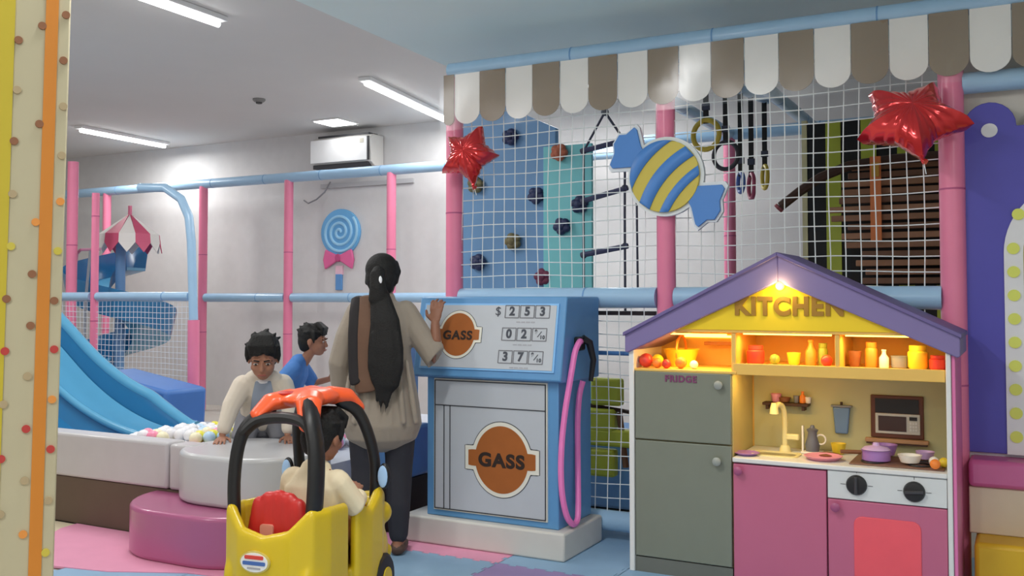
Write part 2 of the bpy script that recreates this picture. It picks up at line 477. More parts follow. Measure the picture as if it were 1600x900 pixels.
# clear vinyl
cv = bpy.data.materials.new('clear_vinyl'); cv.use_nodes = True
nt = cv.node_tree; nt.nodes.clear()
out = nt.nodes.new('ShaderNodeOutputMaterial'); mix = nt.nodes.new('ShaderNodeMixShader'); tr = nt.nodes.new('ShaderNodeBsdfTransparent'); gl = nt.nodes.new('ShaderNodeBsdfGlossy')
gl.inputs['Roughness'].default_value = .22; gl.inputs['Color'].default_value = (.95, .97, 1, 1); mix.inputs[0].default_value = .07
nz = nt.nodes.new('ShaderNodeTexNoise'); nz.inputs['Scale'].default_value = 4; bp = nt.nodes.new('ShaderNodeBump'); bp.inputs['Strength'].default_value = .25; bp.inputs['Distance'].default_value = .05
nt.links.new(nz.outputs['Fac'], bp.inputs['Height'])
nt.links.new(tr.outputs[0], mix.inputs[1]); nt.links.new(gl.outputs[0], mix.inputs[2]); nt.links.new(mix.outputs[0], out.inputs[0])
mb = MB(); n = 60
vs = []; fs = []
for i in range(n+1):
    xx = -3.02 + 3.6*i/n
    for j, z in enumerate((TZ-.01, 2.5, 2.4, 2.28)):
        vs.append((xx, 4.785 + .012*math.sin(xx*9+j) - (.006*j), z))
for i in range(n):
    for j in range(3): fs.append((i*4+j, (i+1)*4+j, (i+1)*4+j+1, i*4+j+1))
mb.add(vs, fs).build('vinyl_sheet', cv, aw)

# climbing wall behind the net
cw_b = M('climbing_wall_blue', (98, 140, 182), .5, var=.05)
cw_t = M('climbing_wall_teal', (112, 190, 196), .5, var=.05)
cw = thing('climbing_wall', 'blue and teal climbing wall board with bolted holds behind the net', 'climbing wall', (-3.1, 5.9, 0))
MB().prism([(-3.62, .3), (-2.80, .3), (-2.80, 2.46), (-3.22, 2.66), (-3.62, 2.66)], 5.9, 5.95).build('blue_board', cw_b, cw, .004)
MB().prism([(-2.88, .3), (-2.52, .3), (-2.52, 2.33), (-2.88, 2.33)], 5.87, 5.898).build('teal_board', cw_t, cw, .004)
HOLDS = [(-3.14, 2.42, 'n'), (-2.75, 2.28, 'o'), (-2.94, 2.0, 'n'), (-2.73, 1.78, 'n'), (-3.12, 1.69, 'b'), (-2.89, 1.44, 'r'), (-2.60, 1.92, 'n'), (-3.42, 2.1, 'b'), (-3.4, 1.55, 'n')]
hm = {'n': navy_m, 'o': M('hold_orange', (170, 96, 70), .6), 'b': M('hold_olive', (112, 104, 72), .6), 'r': M('hold_maroon', (108, 48, 74), .6)}
for i, (hx, hz, c) in enumerate(HOLDS):
    mb = MB(); yb = 5.86 if hx > -2.88 else 5.89
    for k in range(5):
        a = 1.1*i + k*1.26
        mb.ell((hx+.032*math.cos(a), yb-.012, hz+.032*math.sin(a)), (.036, .03, .03), n=8, m=6)
    mb.ell((hx, yb-.02, hz), (.036, .036, .036), n=8, m=6)
    mb.build('climbing_hold', hm[c], cw)

# rope ladder
rl = thing('rope_ladder', 'rope ladder with dark rungs hanging beside the teal climbing wall', 'ladder', (-2.24, 5.4, 1.2))
MB().tube([(-2.23, 5.4, 2.62), (-2.23, 5.4, 2.43)], .01, 6).build('rope', rope_m, rl)
MB().ell((-2.23, 5.4, 2.43), (.024, .024, .024)).build('knot', rope_m, rl)
MB().tube([(-2.23, 5.4, 2.43), (-2.372, 5.4, 2.2), (-2.374, 5.4, 1.8), (-2.373, 5.4, 1.2)], .008, 6).build('rope', rope_m, rl)
MB().tube([(-2.23, 5.4, 2.43), (-2.10, 5.4, 2.24), (-2.104, 5.4, 1.8), (-2.103, 5.4, 1.2)], .008, 6).build('rope', rope_m, rl)
MB().tube([(-2.03, 5.4, 2.2), (-2.03, 5.42, 1.3)], .007, 6).build('rope', rope_m, rl)
for (za, zb) in ((2.2, 2.25), (1.89, 1.96), (1.56, 1.61), (1.28, 1.31)):
    MB().tube([(-2.39, 5.4, za), (-2.085, 5.4, zb)], .017, 8).build('rung', M('rung_dark', (58, 62, 92), .6), rl)
    MB().ell((-2.373, 5.4, za), (.022, .022, .022), n=8, m=6).build('knot', rope_m, rl)
    MB().ell((-2.104, 5.4, zb), (.02, .02, .02), n=8, m=6).build('knot', rope_m, rl)

# gym rings
ring_y = M('ring_yellow', (178, 158, 52), .5); ring_k = M('ring_black', (40, 40, 48), .5); ring_pk = M('ring_maroon', (146, 62, 88), .5); ring_bl = M('ring_blue', (62, 92, 156), .5)
def gring(c, rad, r, mat, top, label, nrm=(.25, 1, 0), straps=1):
    t = thing('gym_ring', label, 'ring', c, 'rings hanging in the climbing frame')
    MB().torus(c, rad, r, nrm).build('ring', mat, t)
    MB().box(c[0]-.016, c[0]+.016, c[1]-.004, c[1]+.004, c[2]+rad-.02, top).build('strap', black_m, t)
    MB().box(c[0]-.022, c[0]+.022, c[1]-.01, c[1]+.01, c[2]+rad+.06, c[2]+rad+.10).build('buckle', rope_m, t)
    return t
gring((-1.66, 5.6, 2.275), .088, .016, ring_y, 2.6, 'yellow gym ring hanging beside the candy sign')
gring((-1.61, 5.85, 2.18), .085, .014, ring_k, 2.6, 'dark gym ring just behind the yellow ring')
gring((-1.57, 6.05, 2.03), .06, .014, ring_bl, 2.6, 'small blue gym ring hanging lowest beside the maroon one', (1, .6, 0))
gring((-1.54, 6.2, 2.02), .08, .014, ring_pk, 2.6, 'maroon gym ring hanging at the right of the others', (1, .5, 0))
gring((-1.50, 6.4, 2.10), .075, .014, ring_y, 2.6, 'second yellow gym ring further back on a long strap', (1, .5, 0))
rail([(-1.80, 4.9, 2.63), (-1.49, 6.45, 2.63)], .035, 'slim blue beam that the gym rings hang from')

# candy sign
cd = thing('candy_sign', 'cut-out candy sign with blue and yellow stripes and blue wrapper ends', 'sign', (-1.634, 4.76, 1.93))
cd_blue = M('candy_blue', (66, 122, 190), .45, var=.03); cd_yel = M('candy_yellow', (190, 172, 66), .45, var=.03); cd_edge = M('candy_white_edge', (206, 212, 216), .5)
CX, CZ, CR = -1.634, 1.93, .188
wl = [(-1.745, 2.06), (-1.765, 2.10), (-1.785, 2.185), (-1.80, 2.20), (-1.845, 2.165), (-1.885, 2.165), (-1.915, 2.12), (-1.912, 2.07), (-1.938, 2.01), (-1.925, 1.99), (-1.80, 1.99)]
wr = [(2*CX-a+.012, 2*CZ-b) for a, b in wl]
def grow(poly, g):
    cx = sum(p[0] for p in poly)/len(poly); cz = sum(p[1] for p in poly)/len(poly)
    return [(cx+(a-cx)*g, cz+(b-cz)*g) for a, b in poly]
MB().prism(circ(CX, CZ, CR+.02), 4.772, 4.80).prism(grow(wl, 1.17), 4.773, 4.799).prism(grow(wr, 1.17), 4.773, 4.799).build('white_border', cd_edge, cd)
MB().prism(wl, 4.758, 4.772).build('wrapper_end', cd_blue, cd, .002)
MB().prism(wr, 4.758, 4.772).build('wrapper_end', cd_blue, cd, .002)
MB().prism(circ(CX, CZ, CR), 4.755, 4.772).build('disc', cd_yel, cd, .002)
# curved diagonal stripes: strips clipped to the disc
dirv = Vector((math.cos(R(48)), math.sin(R(48)))); nrmv = Vector((-dirv.y, dirv.x))
for (c0, c1) in ((-.150, -.082), (-.012, .058), (.118, .165)):
    pts_a = []; pts_b = []
    for k in range(-12, 13):
        s = k/12*CR*.999
        bow = -.038*(1-(s/CR)**2)
        for lst, c in ((pts_a, c0), (pts_b, c1)):
            q = dirv*s - nrmv*(c+bow)
            if q.length > CR: q = q*(CR/q.length)
            lst.append((CX+q.x, CZ+q.y))
    mb = MB(); vs = []; fs = []
    for a, b in zip(pts_a, pts_b): vs += [(a[0], 4.7515, a[1]), (b[0], 4.7515, b[1])]
    fs = [(2*i, 2*i+1, 2*i+3, 2*i+2) for i in range(len(pts_a)-1)]
    o = mb.add(vs, fs).build('stripe', cd_blue, cd)
    sm = o.modifiers.new('s', 'SOLIDIFY'); sm.thickness = .004; sm.offset = 0

# black and yellow striped board with slat barrel in front
sb = thing('striped_board', 'black board with yellow vertical stripes deep inside the climbing frame', 'board', (-.7, 7.0, .3))
MB().box(-1.34, .9, 7.0, 7.04, .3, 2.54).build('board', M('board_black', (18, 18, 20), .6), sb)
MB().box(-1.375, -1.34, 6.99, 7.05, .3, 2.56).build('edge_strip', M('board_cream_edge', (206, 196, 150), .6), sb)
for i in range(7):
    xx = -1.21 + i*.235
    MB().box(xx, xx+.10, 6.985, 7.0, .3, 2.54).build('stripe', lime_m, sb)
br = thing('slat_barrel', 'wooden slat barrel bridge with an orange strap behind the net', 'climbing bridge', (-.5, 6.6, .9))
rng = random.Random(3)
slat_ms = [M('slat_brown_a', (136, 96, 70), .6, var=.25, scale=12), M('slat_brown_b', (112, 78, 58), .6, var=.25, scale=12), M('slat_brown_c', (150, 108, 80), .6, var=.25, scale=12)]
for i in range(14):
    z = 2.15 - i*.057
    a = i/13
    yb = 6.6 - .16*math.sin(math.pi*min(1, a*1.1))
    xl = -1.06 + .22*abs(a-.35) + rng.uniform(-.05, .05)
    if i == 0: xl = -.98
    MB().add(*(lambda m: (m.v, m.f))(MB().box(xl, .55, yb-.012, yb+.012, z-.019, z+.019))).build('slat', slat_ms[i % 3], br, .004)
MB().box(-1.0, .55, 6.66, 6.70, 1.38, 2.16).build('drum_inner_shade', M('drum_shade_black', (22, 19, 18), .7), br)  # added black sheet stands for the shaded inside of the barrel
pts = [(-1.42, 6.5, 1.91), (-1.30, 6.5, 2.0), (-1.16, 6.5, 2.09), (-.98, 6.5, 2.155), (-.7, 6.5, 2.18), (.55, 6.5, 2.19)]
MB().tube(pts, .032, 8).build('curved_beam', darkwood_m, br)
MB().tube([(-1.425, 6.5, 1.907), (-1.44, 6.5, 1.893)], .034, 8).build('beam_end', M('beam_end_red', (140, 70, 76), .6), br)
MB().box(-.84, -.775, 6.395, 6.41, 1.66, 2.19).build('strap', orange_m, br)
MB().box(-.83, -.785, 6.385, 6.396, 2.06, 2.15).build('strap_buckle', M('buckle_yellow', (190, 140, 40), .5), br)

# soft blocks and toys seen low through the net between pump and kitchen
tag(MB().box(-2.75, -1.1, 5.55, 6.4, 0, .42).build('foam_block', M('foam_block_blue', (84, 128, 178), .5), None, .02), 'blue foam block low behind the net beside the pump', 'foam block')
lt = thing('lime_punch_bag', 'lime green stack of hanging foam pads behind the net by the pump', 'foam pads', (-2.24, 5.35, .3))
for (x0, x1, z0, z1) in ((-2.29, -2.10, .66, .82), (-2.36, -2.14, .50, .64), (-2.32, -2.02, .42, .52), (-2.34, -2.14, .24, .40)):
    MB().box(x0, x1, 5.30, 5.38, z0, z1).build('pad', lime_m, lt, .015)
MB().tube([(-2.36, 5.34, .66), (-2.0, 5.34, .62)], .012, 6).build('bar', darkwood_m, lt)
MB().tube([(-2.36, 5.34, .45), (-2.0, 5.34, .42)], .012, 6).build('bar', darkwood_m, lt)
MB().tube([(-2.08, 5.34, .30), (-2.12, 5.34, .62)], .02, 6).build('bar', wood_m, lt)
MB().tube([(-2.02, 5.34, -.01), (-2.02, 5.34, .66)], .012, 6).build('stand', darkwood_m, lt)
MB().tube([(-2.34, 5.34, -.01), (-2.34, 5.34, .68)], .012, 6).build('stand', darkwood_m, lt)
tag(MB().box(-2.44, -2.34, 5.28, 5.36, .30, .50).build('foam_brick', orange_m, None, .015), 'orange foam brick beside the lime pads behind the net', 'foam brick')
rail([(FX0+.03, FY+.07, .995), (FXM-.03, FY+.07, .995)], .012, 'thin blue bar behind the net right of the pump', M('thin_blue_bar', (70, 118, 176), .5), 'thin_bar')
rail([(FX0+.03, FY+.07, 1.215), (FXM-.03, FY+.07, 1.215)], .012, 'thin dark bar behind the net level with the pump top', M('thin_dark_bar', (62, 50, 52), .5), 'thin_bar')

# foil star balloons
def star(name, label, c, rad, thick, yaw, roll, pitch=0, inner=.60):
    t = thing(name, label, 'balloon', (0, 0, 0), 'red foil stars on the climbing frame')
    N = 80; K = 9; vs = []; fs = []
    def rim(a):
        q = (a % (2*math.pi/5)) / (2*math.pi/5)
        u = abs(q*2-1)
        p0 = Vector((1, 0)); p1 = Vector((inner*math.cos(math.pi/5), inner*math.sin(math.pi/5)))
        an = (1-u)*math.pi/5
        d = Vector((math.cos(an), math.sin(an))); e = p1-p0
        return (p0.x*e.y - p0.y*e.x)/(d.x*e.y - d.y*e.x)
    for sgn in (1, -1):
        k0 = len(vs)
        vs.append((0, sgn*thick, 0))
        for k in range(1, K+1):
            s = k/K
            for i in range(N):
                a = 2*math.pi*i/N + math.pi/2
                r0 = rim(2*math.pi*i/N)
                wr = 1 + .03*math.sin(i*2.1)*(s**6)
                y = sgn*thick*(max(0, 1-s**2.4))**.62*(1+.06*math.sin(i*.785*2.5+1)*s)
                rr = rad*r0*s*wr
                vs.append((rr*math.cos(a), y, rr*math.sin(a)))
        for i in range(N): fs.append((k0, k0+1+i, k0+1+(i+1) % N))
        for k in range(K-1):
            for i in range(N):
                fs.append((k0+1+k*N+i, k0+1+(k+1)*N+i, k0+1+(k+1)*N+(i+1) % N, k0+1+k*N+(i+1) % N))
    MB().add(vs, fs).build('foil_body', red_foil, t)
    MB().tube([(0, 0, rad*.95), (.004, 0, rad*1.03), (-.006, 0, rad*1.1)], [.012, .008, .016], 6).build('neck', red_foil, t)
    MB().tube([(0, 0, rad*1.05), (0, .02, rad*1.3)], .002, 4).build('string', net_m, t)
    t.location = c; t.rotation_euler = (pitch, roll, yaw)
    return t
star('star_balloon', 'red foil star balloon at the left pink post of the awning', (-2.765, 4.68, 2.11), .187, .085, R(8), R(180-14), R(12))
star('star_balloon', 'red foil star balloon at the right pink post by the purple panel', (-.43, 4.635, 2.10), .253, .10, R(14), R(180-6), R(38))

# purple arch panel and its padded sill at the right
pp = thing('arch_panel', 'purple arched panel with rounded top and white dotted border', 'panel', (.26, 4.9, .58))
pu = M('panel_purple', (72, 68, 158), .4, var=.04); puw = M('panel_white', (206, 206, 208), .45)
hump = []
for k, cx in enumerate((-.122, .128, .392, .642)):
    hump += [(cx - .11*math.cos(R(180*i/12)), 2.075 + .115*math.sin(R(180*i/12))) for i in range(13)]
poly = [(-.232, .60)] + hump + [(.752, .60)]
MB().prism(poly, 4.86, 4.90).build('purple_board', pu, pp, .003)
MB().prism(grow(poly, 1.012), 4.885, 4.92).build('white_backing', puw, pp)
MB().box(-.235, 1.0, 4.945, 4.965, .58, 2.5).build('cream_board', M('panel_cream', (200, 194, 184), .6), pp)
oa = [(.26-.332, .60)] + circ(.26, 1.5, .332, .332, 30, 180, 0, False) + [(.26+.332, .60)]
ia = [(.26-.255, .60)] + circ(.26, 1.5, .255, .255, 30, 180, 0, False) + [(.26+.255, .60)]
mb = MB(); n = len(oa); vs = []; fs = []
for y in (4.848, 4.862):
    for a, b in zip(oa, ia): vs += [(a[0], y, a[1]), (b[0], y, b[1])]
for i in range(n-1):
    fs += [(2*i, 2*i+1, 2*i+3, 2*i+2), (2*n+2*i, 2*n+2*i+2, 2*n+2*i+3, 2*n+2*i+1), (2*i, 2*i+2, 2*n+2*i+2, 2*n+2*i), (2*i+1, 2*n+2*i+1, 2*n+2*i+3, 2*i+3)]
mb.add(vs, fs).build('arch_border', puw, pp)
MB().prism(ia, 4.853, 4.862).build('arch_field', M('arch_field_lime', (176, 168, 92), .5), pp)
for k in range(9):
    z = .68 + k*.105
    for xx in (-.034, .554):
        MB().prism(circ(xx, z, .026, .026, 16), 4.842, 4.849).build('dot', M('dot_lime', (200, 206, 90), .5), pp)
for k in range(1, 8):
    a = R(180 - 22.5*k)
    MB().prism(circ(.26+.294*math.cos(a), 1.56+.294*math.sin(a), .026, .026, 16), 4.842, 4.849).build('dot', MATS['dot_lime'], pp)
for cx in (-.122, .642):
    MB().prism(circ(cx, 2.06, .034, .032, 20), 4.852, 4.861).build('white_disc', puw, pp)
tag(MB().box(-.225, 1.0, 4.72, 5.3, .465, .585).build('sill_pad', M('sill_pink', (186, 92, 140), .4, coat=.2), None, .02), 'pink padded sill under the purple arch panel', 'pad')
tag(MB().box(-.225, 1.0, 4.74, 5.3, .26, .464).build('base_panel', M('panel_beige', (196, 182, 158), .6), None, .006), 'beige base panel below the pink sill', 'panel')
tag(MB().box(-.20, 1.0, 4.56, 5.3, 0, .26).build('step_block', M('block_yellow', (198, 158, 20), .45), None, .02), 'yellow foam block on the floor right of the kitchen', 'foam block')

# ================================================================== BACK LEFT: posts, rail, AC, lollipop
for xx, lb in ((-5.78, 'pink post at the back wall right of the lollipop'), (-7.16, 'pink post at the back wall left of the lollipop'), (-8.45, 'pink post far back beside the blue topped post'), (-10.1, 'pink post far back at the left of the hall')):
    post(xx, 8.2, 0, 2.6, .05, pink_pad, lb)
rail([(-11.5, 8.2, 2.63), (-3.1, 8.2, 2.63)], .055, 'long pale blue top rail below the air conditioner')
rail([(-8.4, 8.2, 1.30), (-7.2, 8.2, 1.30)], .05, 'pale blue waist rail behind the boy in cream')
rail([(-7.1, 8.2, 1.30), (-5.83, 8.2, 1.30)], .05, 'pale blue waist rail below the lollipop')
rail([(-5.73, 8.2, 1.30), (-3.0, 8.2, 1.30)], .05, 'pale blue waist rail behind the woman')
struct(MB().box(-7.1, -5.83, WALL-.03, WALL, 2.55, 2.60).build('trim_2', M('trim_grey', (168, 168, 170), .6)))

ac = thing('air_conditioner', 'white wall split air conditioner above the blue rail', 'air conditioner', (-6.6, 8.6, 2.72))
ac_w = M('ac_white', (222, 224, 226), .3, coat=.2); ac_d = M('ac_dark', (46, 46, 50), .5)
MB().prism([(8.46, 2.79), (8.52, 2.745), (8.69, 2.745), (8.69, 3.09), (8.50, 3.09), (8.44, 3.05)], -7.06, -6.23, 'x').build('body', M('ac_side', (196, 194, 190), .45), ac, .008)
MB().box(-7.05, -6.27, 8.425, 8.445, 2.80, 3.06).build('front_panel', ac_w, ac, .006)
MB().box(-6.262, -6.25, 8.428, 8.45, 2.80, 3.06).build('end_trim', ac_d, ac)
MB().box(-7.03, -6.27, 8.45, 8.53, 2.74, 2.785).build('louver', ac_d, ac, .004)
MB().box(-7.0, -6.3, 8.5, 8.67, 3.09, 3.115).build('top_gap_shade', ac_d, ac)  # dark strip standing for the shadow gap above the unit
MB().box(-6.36, -6.31, 8.42, 8.426, 2.99, 3.04).build('badge', M('ac_badge', (176, 172, 160), .4), ac)
tag(MB().tube([(-6.95, 8.66, 2.62), (-7.0, 8.62, 2.5), (-7.1, 8.6, 2.42), (-7.22, 8.6, 2.38), (-7.3, 8.62, 2.42)], .009, 6).build('cable', M('cable_grey', (130, 130, 134), .6)), 'thin grey cable drooping below the air conditioner', 'cable')

lp = thing('lollipop_decal', 'blue swirl lollipop with a pink bow on the white back wall', 'wall sign', (-6.8, 8.68, 1.45))
LX, LZ = -6.815, 2.04
lo_c = [M('lolly_blue_a', (96, 160, 206), .5), M('lolly_blue_b', (142, 190, 218), .5)]
MB().prism(circ(LX, LZ, .275, .265), 8.668, 8.70).build('disc', lo_c[0], lp, .006)
mb = MB(); sp = []
for i in range(90):
    a = i*.22; r = .012 + .0122*i*.22
    sp.append((LX + r*math.cos(a), 8.664, LZ + r*.97*math.sin(a)))
mb.tube(sp, .017, 6, True).build('swirl', lo_c[1], lp)
bow = M('bow_pink', (206, 92, 142), .5)
for s in (-1, 1):
    MB().prism([(LX-.02+s*.01, 1.75-.03), (LX-.02+s*.19, 1.75-.13), (LX-.02+s*.215, 1.75-.02), (LX-.02+s*.185, 1.75+.10), (LX-.02+s*.01, 1.75+.03)], 8.655, 8.69).build('bow_loop', bow, lp, .012)
MB().prism(circ(LX-.02, 1.75, .04, .045, 16), 8.648, 8.69).build('bow_knot', M('bow_pink_deep', (176, 66, 116), .5), lp, .006)
MB().box(LX-.07, LX+.03, 8.68, 8.70, 1.56, 1.66).build('stick_ribbon', M('ribbon_pale_pink', (214, 176, 190), .5), lp)
MB().box(LX-.065, LX+.02, 8.672, 8.70, 1.385, 1.565).build('stick', M('stick_blue', (84, 136, 190), .5), lp, .004)

# ================================================================== LEFT: slide, ball pit, net
pf = thing('padded_post', 'post in the ball pit, pink below and pale blue above', 'post', (-5.86, 5.6, .2))
MB().tube([(-5.855, 5.6, .2), (-5.865, 5.6, 1.12)], .046, 14).build('pink_sleeve', pink_pad, pf)
MB().tube([(-5.865, 5.6, 1.12), (-5.90, 5.6, 1.75), (-5.93, 5.6, 1.95), (-6.02, 5.6, 2.1), (-6.2, 5.6, 2.2), (-6.5, 5.6, 2.22)], .036, 12).build('blue_sleeve', blue_pad, pf)
post(-7.04, 5.6, .2, 2.2, .032, pink_pad, 'thin pink post standing behind the blue slide')
rail([(-8.3, 5.6, 1.31), (-7.08, 5.6, 1.31)], .036, 'pale blue rail near the dotted pillar')
rail([(-7.0, 5.6, 1.31), (-5.91, 5.6, 1.31)], .036, 'pale blue rail above the fine net behind the slide')
net(-8.3, -5.9, .3, 1.27, 5.6, .047, 'fine grey net below the rail behind the slide', .0022, netgrey_m, .004)
post(-8.02, 6.12, 0, 2.6, .05, pink_pad, 'pink post at the far left beside the dotted pillar')
# ladder frame
lf = thing('ladder_frame', 'thin pink and grey hoop frame left of the spiral slide', 'frame', (-8.1, 6.2, 0))
MB().tube([(-8.14, 6.2, -.012), (-8.12, 6.2, 1.25), (-8.05, 6.2, 1.72), (-8.0, 6.2, 1.76), (-7.72, 6.2, 1.76)], .014, 8).build('hoop', M('hoop_mauve', (170, 120, 146), .5), lf)
MB().tube([(-7.94, 6.2, -.012), (-7.92, 6.2, 1.25), (-7.86, 6.2, 1.75)], .013, 8).build('bar', M('hoop_grey', (120, 126, 136), .5), lf)

# wave slide: profile along x, two lanes across y
def prof(x):
    pts = [(-7.2, 1.36), (-6.6, 1.16), (-6.3, .96), (-5.9, .665), (-5.5, .48), (-5.2, .41), (-4.9, .385)]
    for (a, b), (c, d) in zip(pts, pts[1:]):
        if a <= x <= c:
            return b + (d-b)*(x-a)/(c-a)
    return pts[0][1] if x < pts[0][0] else pts[-1][1]
def sprof(x): return sum(prof(x+k*.06) for k in range(-3, 4))/7
sl = thing('wave_slide', 'wide blue plastic slide with raised rims running into the ball pit', 'slide', (-6.0, 4.4, .2))
xs = [-7.2 + i*(2.28/46) for i in range(47)]
def sweep(sec, mat, name, x_cut=None):
    # sec: list of (y, dz) closed section
    vs = []; fs = []; n = len(sec)
    X = [x for x in xs if x_cut is None or x <= x_cut]
    for x in X:
        fade = min(1, max(.25, (-4.85-x)/.5))
        for (y, dz) in sec:
            vs.append((x, y, sprof(x) + (dz*fade if dz > 0 else dz)))
    for i in range(len(X)-1):
        for j in range(n): fs.append((i*n+j, i*n+(j+1) % n, (i+1)*n+(j+1) % n, (i+1)*n+j))
    fs.append(tuple(range(n-1, -1, -1))); fs.append(tuple(range((len(X)-1)*n, len(X)*n)))
    return MB().add(vs, fs).build(name, mat, sl)
sweep([(4.38, -.05), (4.38, .02), (4.42, .0), (4.52, -.012), (4.62, -.01), (4.70, .01), (4.70, -.05)], slide_m, 'far_lane')
sweep([(4.0, -.16), (4.0, -.10), (4.08, -.13), (4.2, -.135), (4.32, -.11), (4.38, .0), (4.38, -.16)], slide_d, 'near_lane', -5.0)
def rimsec(y, h, w=.035):
    return [(y-w, -.03), (y-w, h*.8), (y-w*.8, h*.96), (y, h), (y+w*.8, h*.96), (y+w, h*.8), (y+w, -.03)]
sweep(rimsec(4.74, .17), slide_d, 'far_side')
def ripple(y, h, mat, name, r, cut=None):
    X = [x for x in xs if cut is None or x <= cut]
    MB().tube([(x, y, sprof(x) + h*min(1, max(.25, (-4.85-x)/.5))) for x in X], r, 10).build(name, mat, sl)
ripple(4.74, .17, slide_m, 'far_rim', .038)
ripple(4.38, .022, slide_m, 'lane_divider', .026, -5.05)
ripple(3.99, -.10, slide_m, 'near_rim', .026, -5.05)
MB().prism([(-5.05, .2), (-4.92, .2), (-4.92, .375), (-5.05, .385)], 4.38, 4.74).build('front_lip', slide_m, sl, .01)
tag(MB().prism([(-6.3, .2), (-5.52, .2), (-5.50, .62), (-6.3, .74)], 5.0, 5.4).build('foam_block', M('pit_block_blue', (58, 104, 168), .5), None, .03), 'dark blue foam block behind the end of the wave slide', 'foam block')

tw = thing('slide_tower', 'pale padded platform at the top of the wave slide', 'platform', (-7.7, 4.4, 0))
MB().box(-8.2, -7.21, 3.96, 4.82, 1.22, 1.34).build('deck', blue_pad, tw, .02)
for (x, y) in ((-8.14, 4.02), (-8.14, 4.76), (-7.27, 4.02), (-7.27, 4.76)):
    MB().tube([(x, y, -.012), (x, y, 1.22)], .045, 12).build('leg', pink_pad, tw)

# spiral slide
ss = thing('spiral_slide', 'blue spiral slide curling round behind the fine net', 'slide', (-8.28, 6.9, 0))
def helix(r0, r1, dz0, dz1, name, mat, th=.03):
    vs = []; fs = []; N = 64
    for i in range(N+1):
        a = R(-250 + 520*i/N); z = 1.62 - 1.25*i/N
        c, s = math.cos(a), math.sin(a)
        for (r, d) in ((r0, dz0), (r1, dz1), (r1, dz1-th), (r0, dz0-th)):
            vs.append((-8.28+r*c, 6.9+r*s, z+d))
    for i in range(N):
        for j in range(4): fs.append((i*4+j, i*4+(j+1) % 4, (i+1)*4+(j+1) % 4, (i+1)*4+j))
    fs += [(0, 1, 2, 3), (N*4+3, N*4+2, N*4+1, N*4)]
    MB().add(vs, fs).build(name, mat, ss)
helix(.12, .50, 0, .0, 'trough', slide_m)
helix(.50, .56, 0, .26, 'outer_wall', slide_d)
helix(.10, .12, .12, 0, 'inner_wall', slide_d)
MB().tube([(-8.28, 6.9, 0), (-8.28, 6.9, 1.95)], .05, 12).build('centre_pole', M('pole_blue', (100, 142, 186), .4), ss)
um = thing('striped_parasol', 'pink and white striped canopy over the spiral slide', 'canopy', (-8.15, 6.9, 1.75))
for k in range(12):
    a0, a1 = R(30*k), R(30*k+30)
    am = (a0+a1)/2; ux, uy = -8.15, 6.9
    def q(a, r, z): return (ux+r*math.cos(a), uy+r*math.sin(a), z)
    vs = [q(am, .02, 2.16), q(a0, .30, 1.95), q(a1, .30, 1.95), q(a0, .31, 1.86), q(am, .32, 1.76), q(a1, .31, 1.86)]
    o = MB().add(vs, [(0, 1, 2), (1, 3, 4, 5, 2)]).build('gore', M('canopy_pink', (190, 76, 110), .5) if k % 2 else aw_w, um, smooth=False)
    sm = o.modifiers.new('s', 'SOLIDIFY'); sm.thickness = .008
MB().tube([(-8.15, 6.9, 1.95), (-8.15, 6.9, 2.25)], .02, 8).build('finial', pink_pad, um)

# padded ledge of the ball pit
lg = thing('ball_pit_ledge', 'white padded ledge on a brown base in front of the ball pit', 'ledge', (-5.0, 3.9, 0))
MB().box(-7.4, -3.9, 3.75, 3.86, 0, .262).build('base', brown_m, lg, .004)
MB().box(-7.4, -5.6, 3.735, 3.875, .264, .515).build('pad', white_vinyl, lg, .018, seg=3)
MB().box(-5.594, -4.098, 3.735, 3.875, .264, .515).build('pad', white_vinyl, lg, .018, seg=3)
MB().box(-4.086, -3.92, 3.735, 3.875, .264, .51).build('pad', white_vinyl, lg, .018, seg=3)
pitf = tag(MB().box(-7.4, -4.93, 3.88, 6.3, .02, .20).box(-4.93, -3.33, 3.88, 6.3, .02, .395).build('pit_floor', M('pit_floor_grey', (176, 180, 190), .6), None), 'pale padded floor of the ball pit under the balls', 'pit floor')
pw = thing('pit_side_wall', 'blue padded side wall on a dark base between the woman and the pump', 'padded wall', (-3.2, 4.6, 0))
MB().box(-3.31, -3.12, 4.42, 4.83, 0, .262).build('base', M('side_base_dark', (40, 34, 32), .6), pw)
MB().box(-3.32, -3.11, 4.42, 4.83, .264, .56).build('pad', M('side_pad_blue', (92, 140, 196), .45), pw, .02)
MB().box(-3.30, -3.2, 4.5, 4.83, .562, 1.22).build('board', M('side_board_blue', (140, 182, 220), .45), pw, .01)

# round steps
st = tag(MB().prism(stadium(-3.82, -3.56, 3.76, .385), 0.002, .25, 'z').build('foam_step', step_pink, None, .022, seg=4), 'pink rounded foam step on the floor by the ledge', 'foam step')
st = tag(MB().prism(stadium(-3.69, -3.52, 3.885, .325, 24), .252, .505, 'z').build('foam_step', M('step_white_vinyl', (174, 174, 176), .35, coat=.3, var=.03), None, .022, seg=4), 'white rounded foam step on top of the pink step', 'foam step')

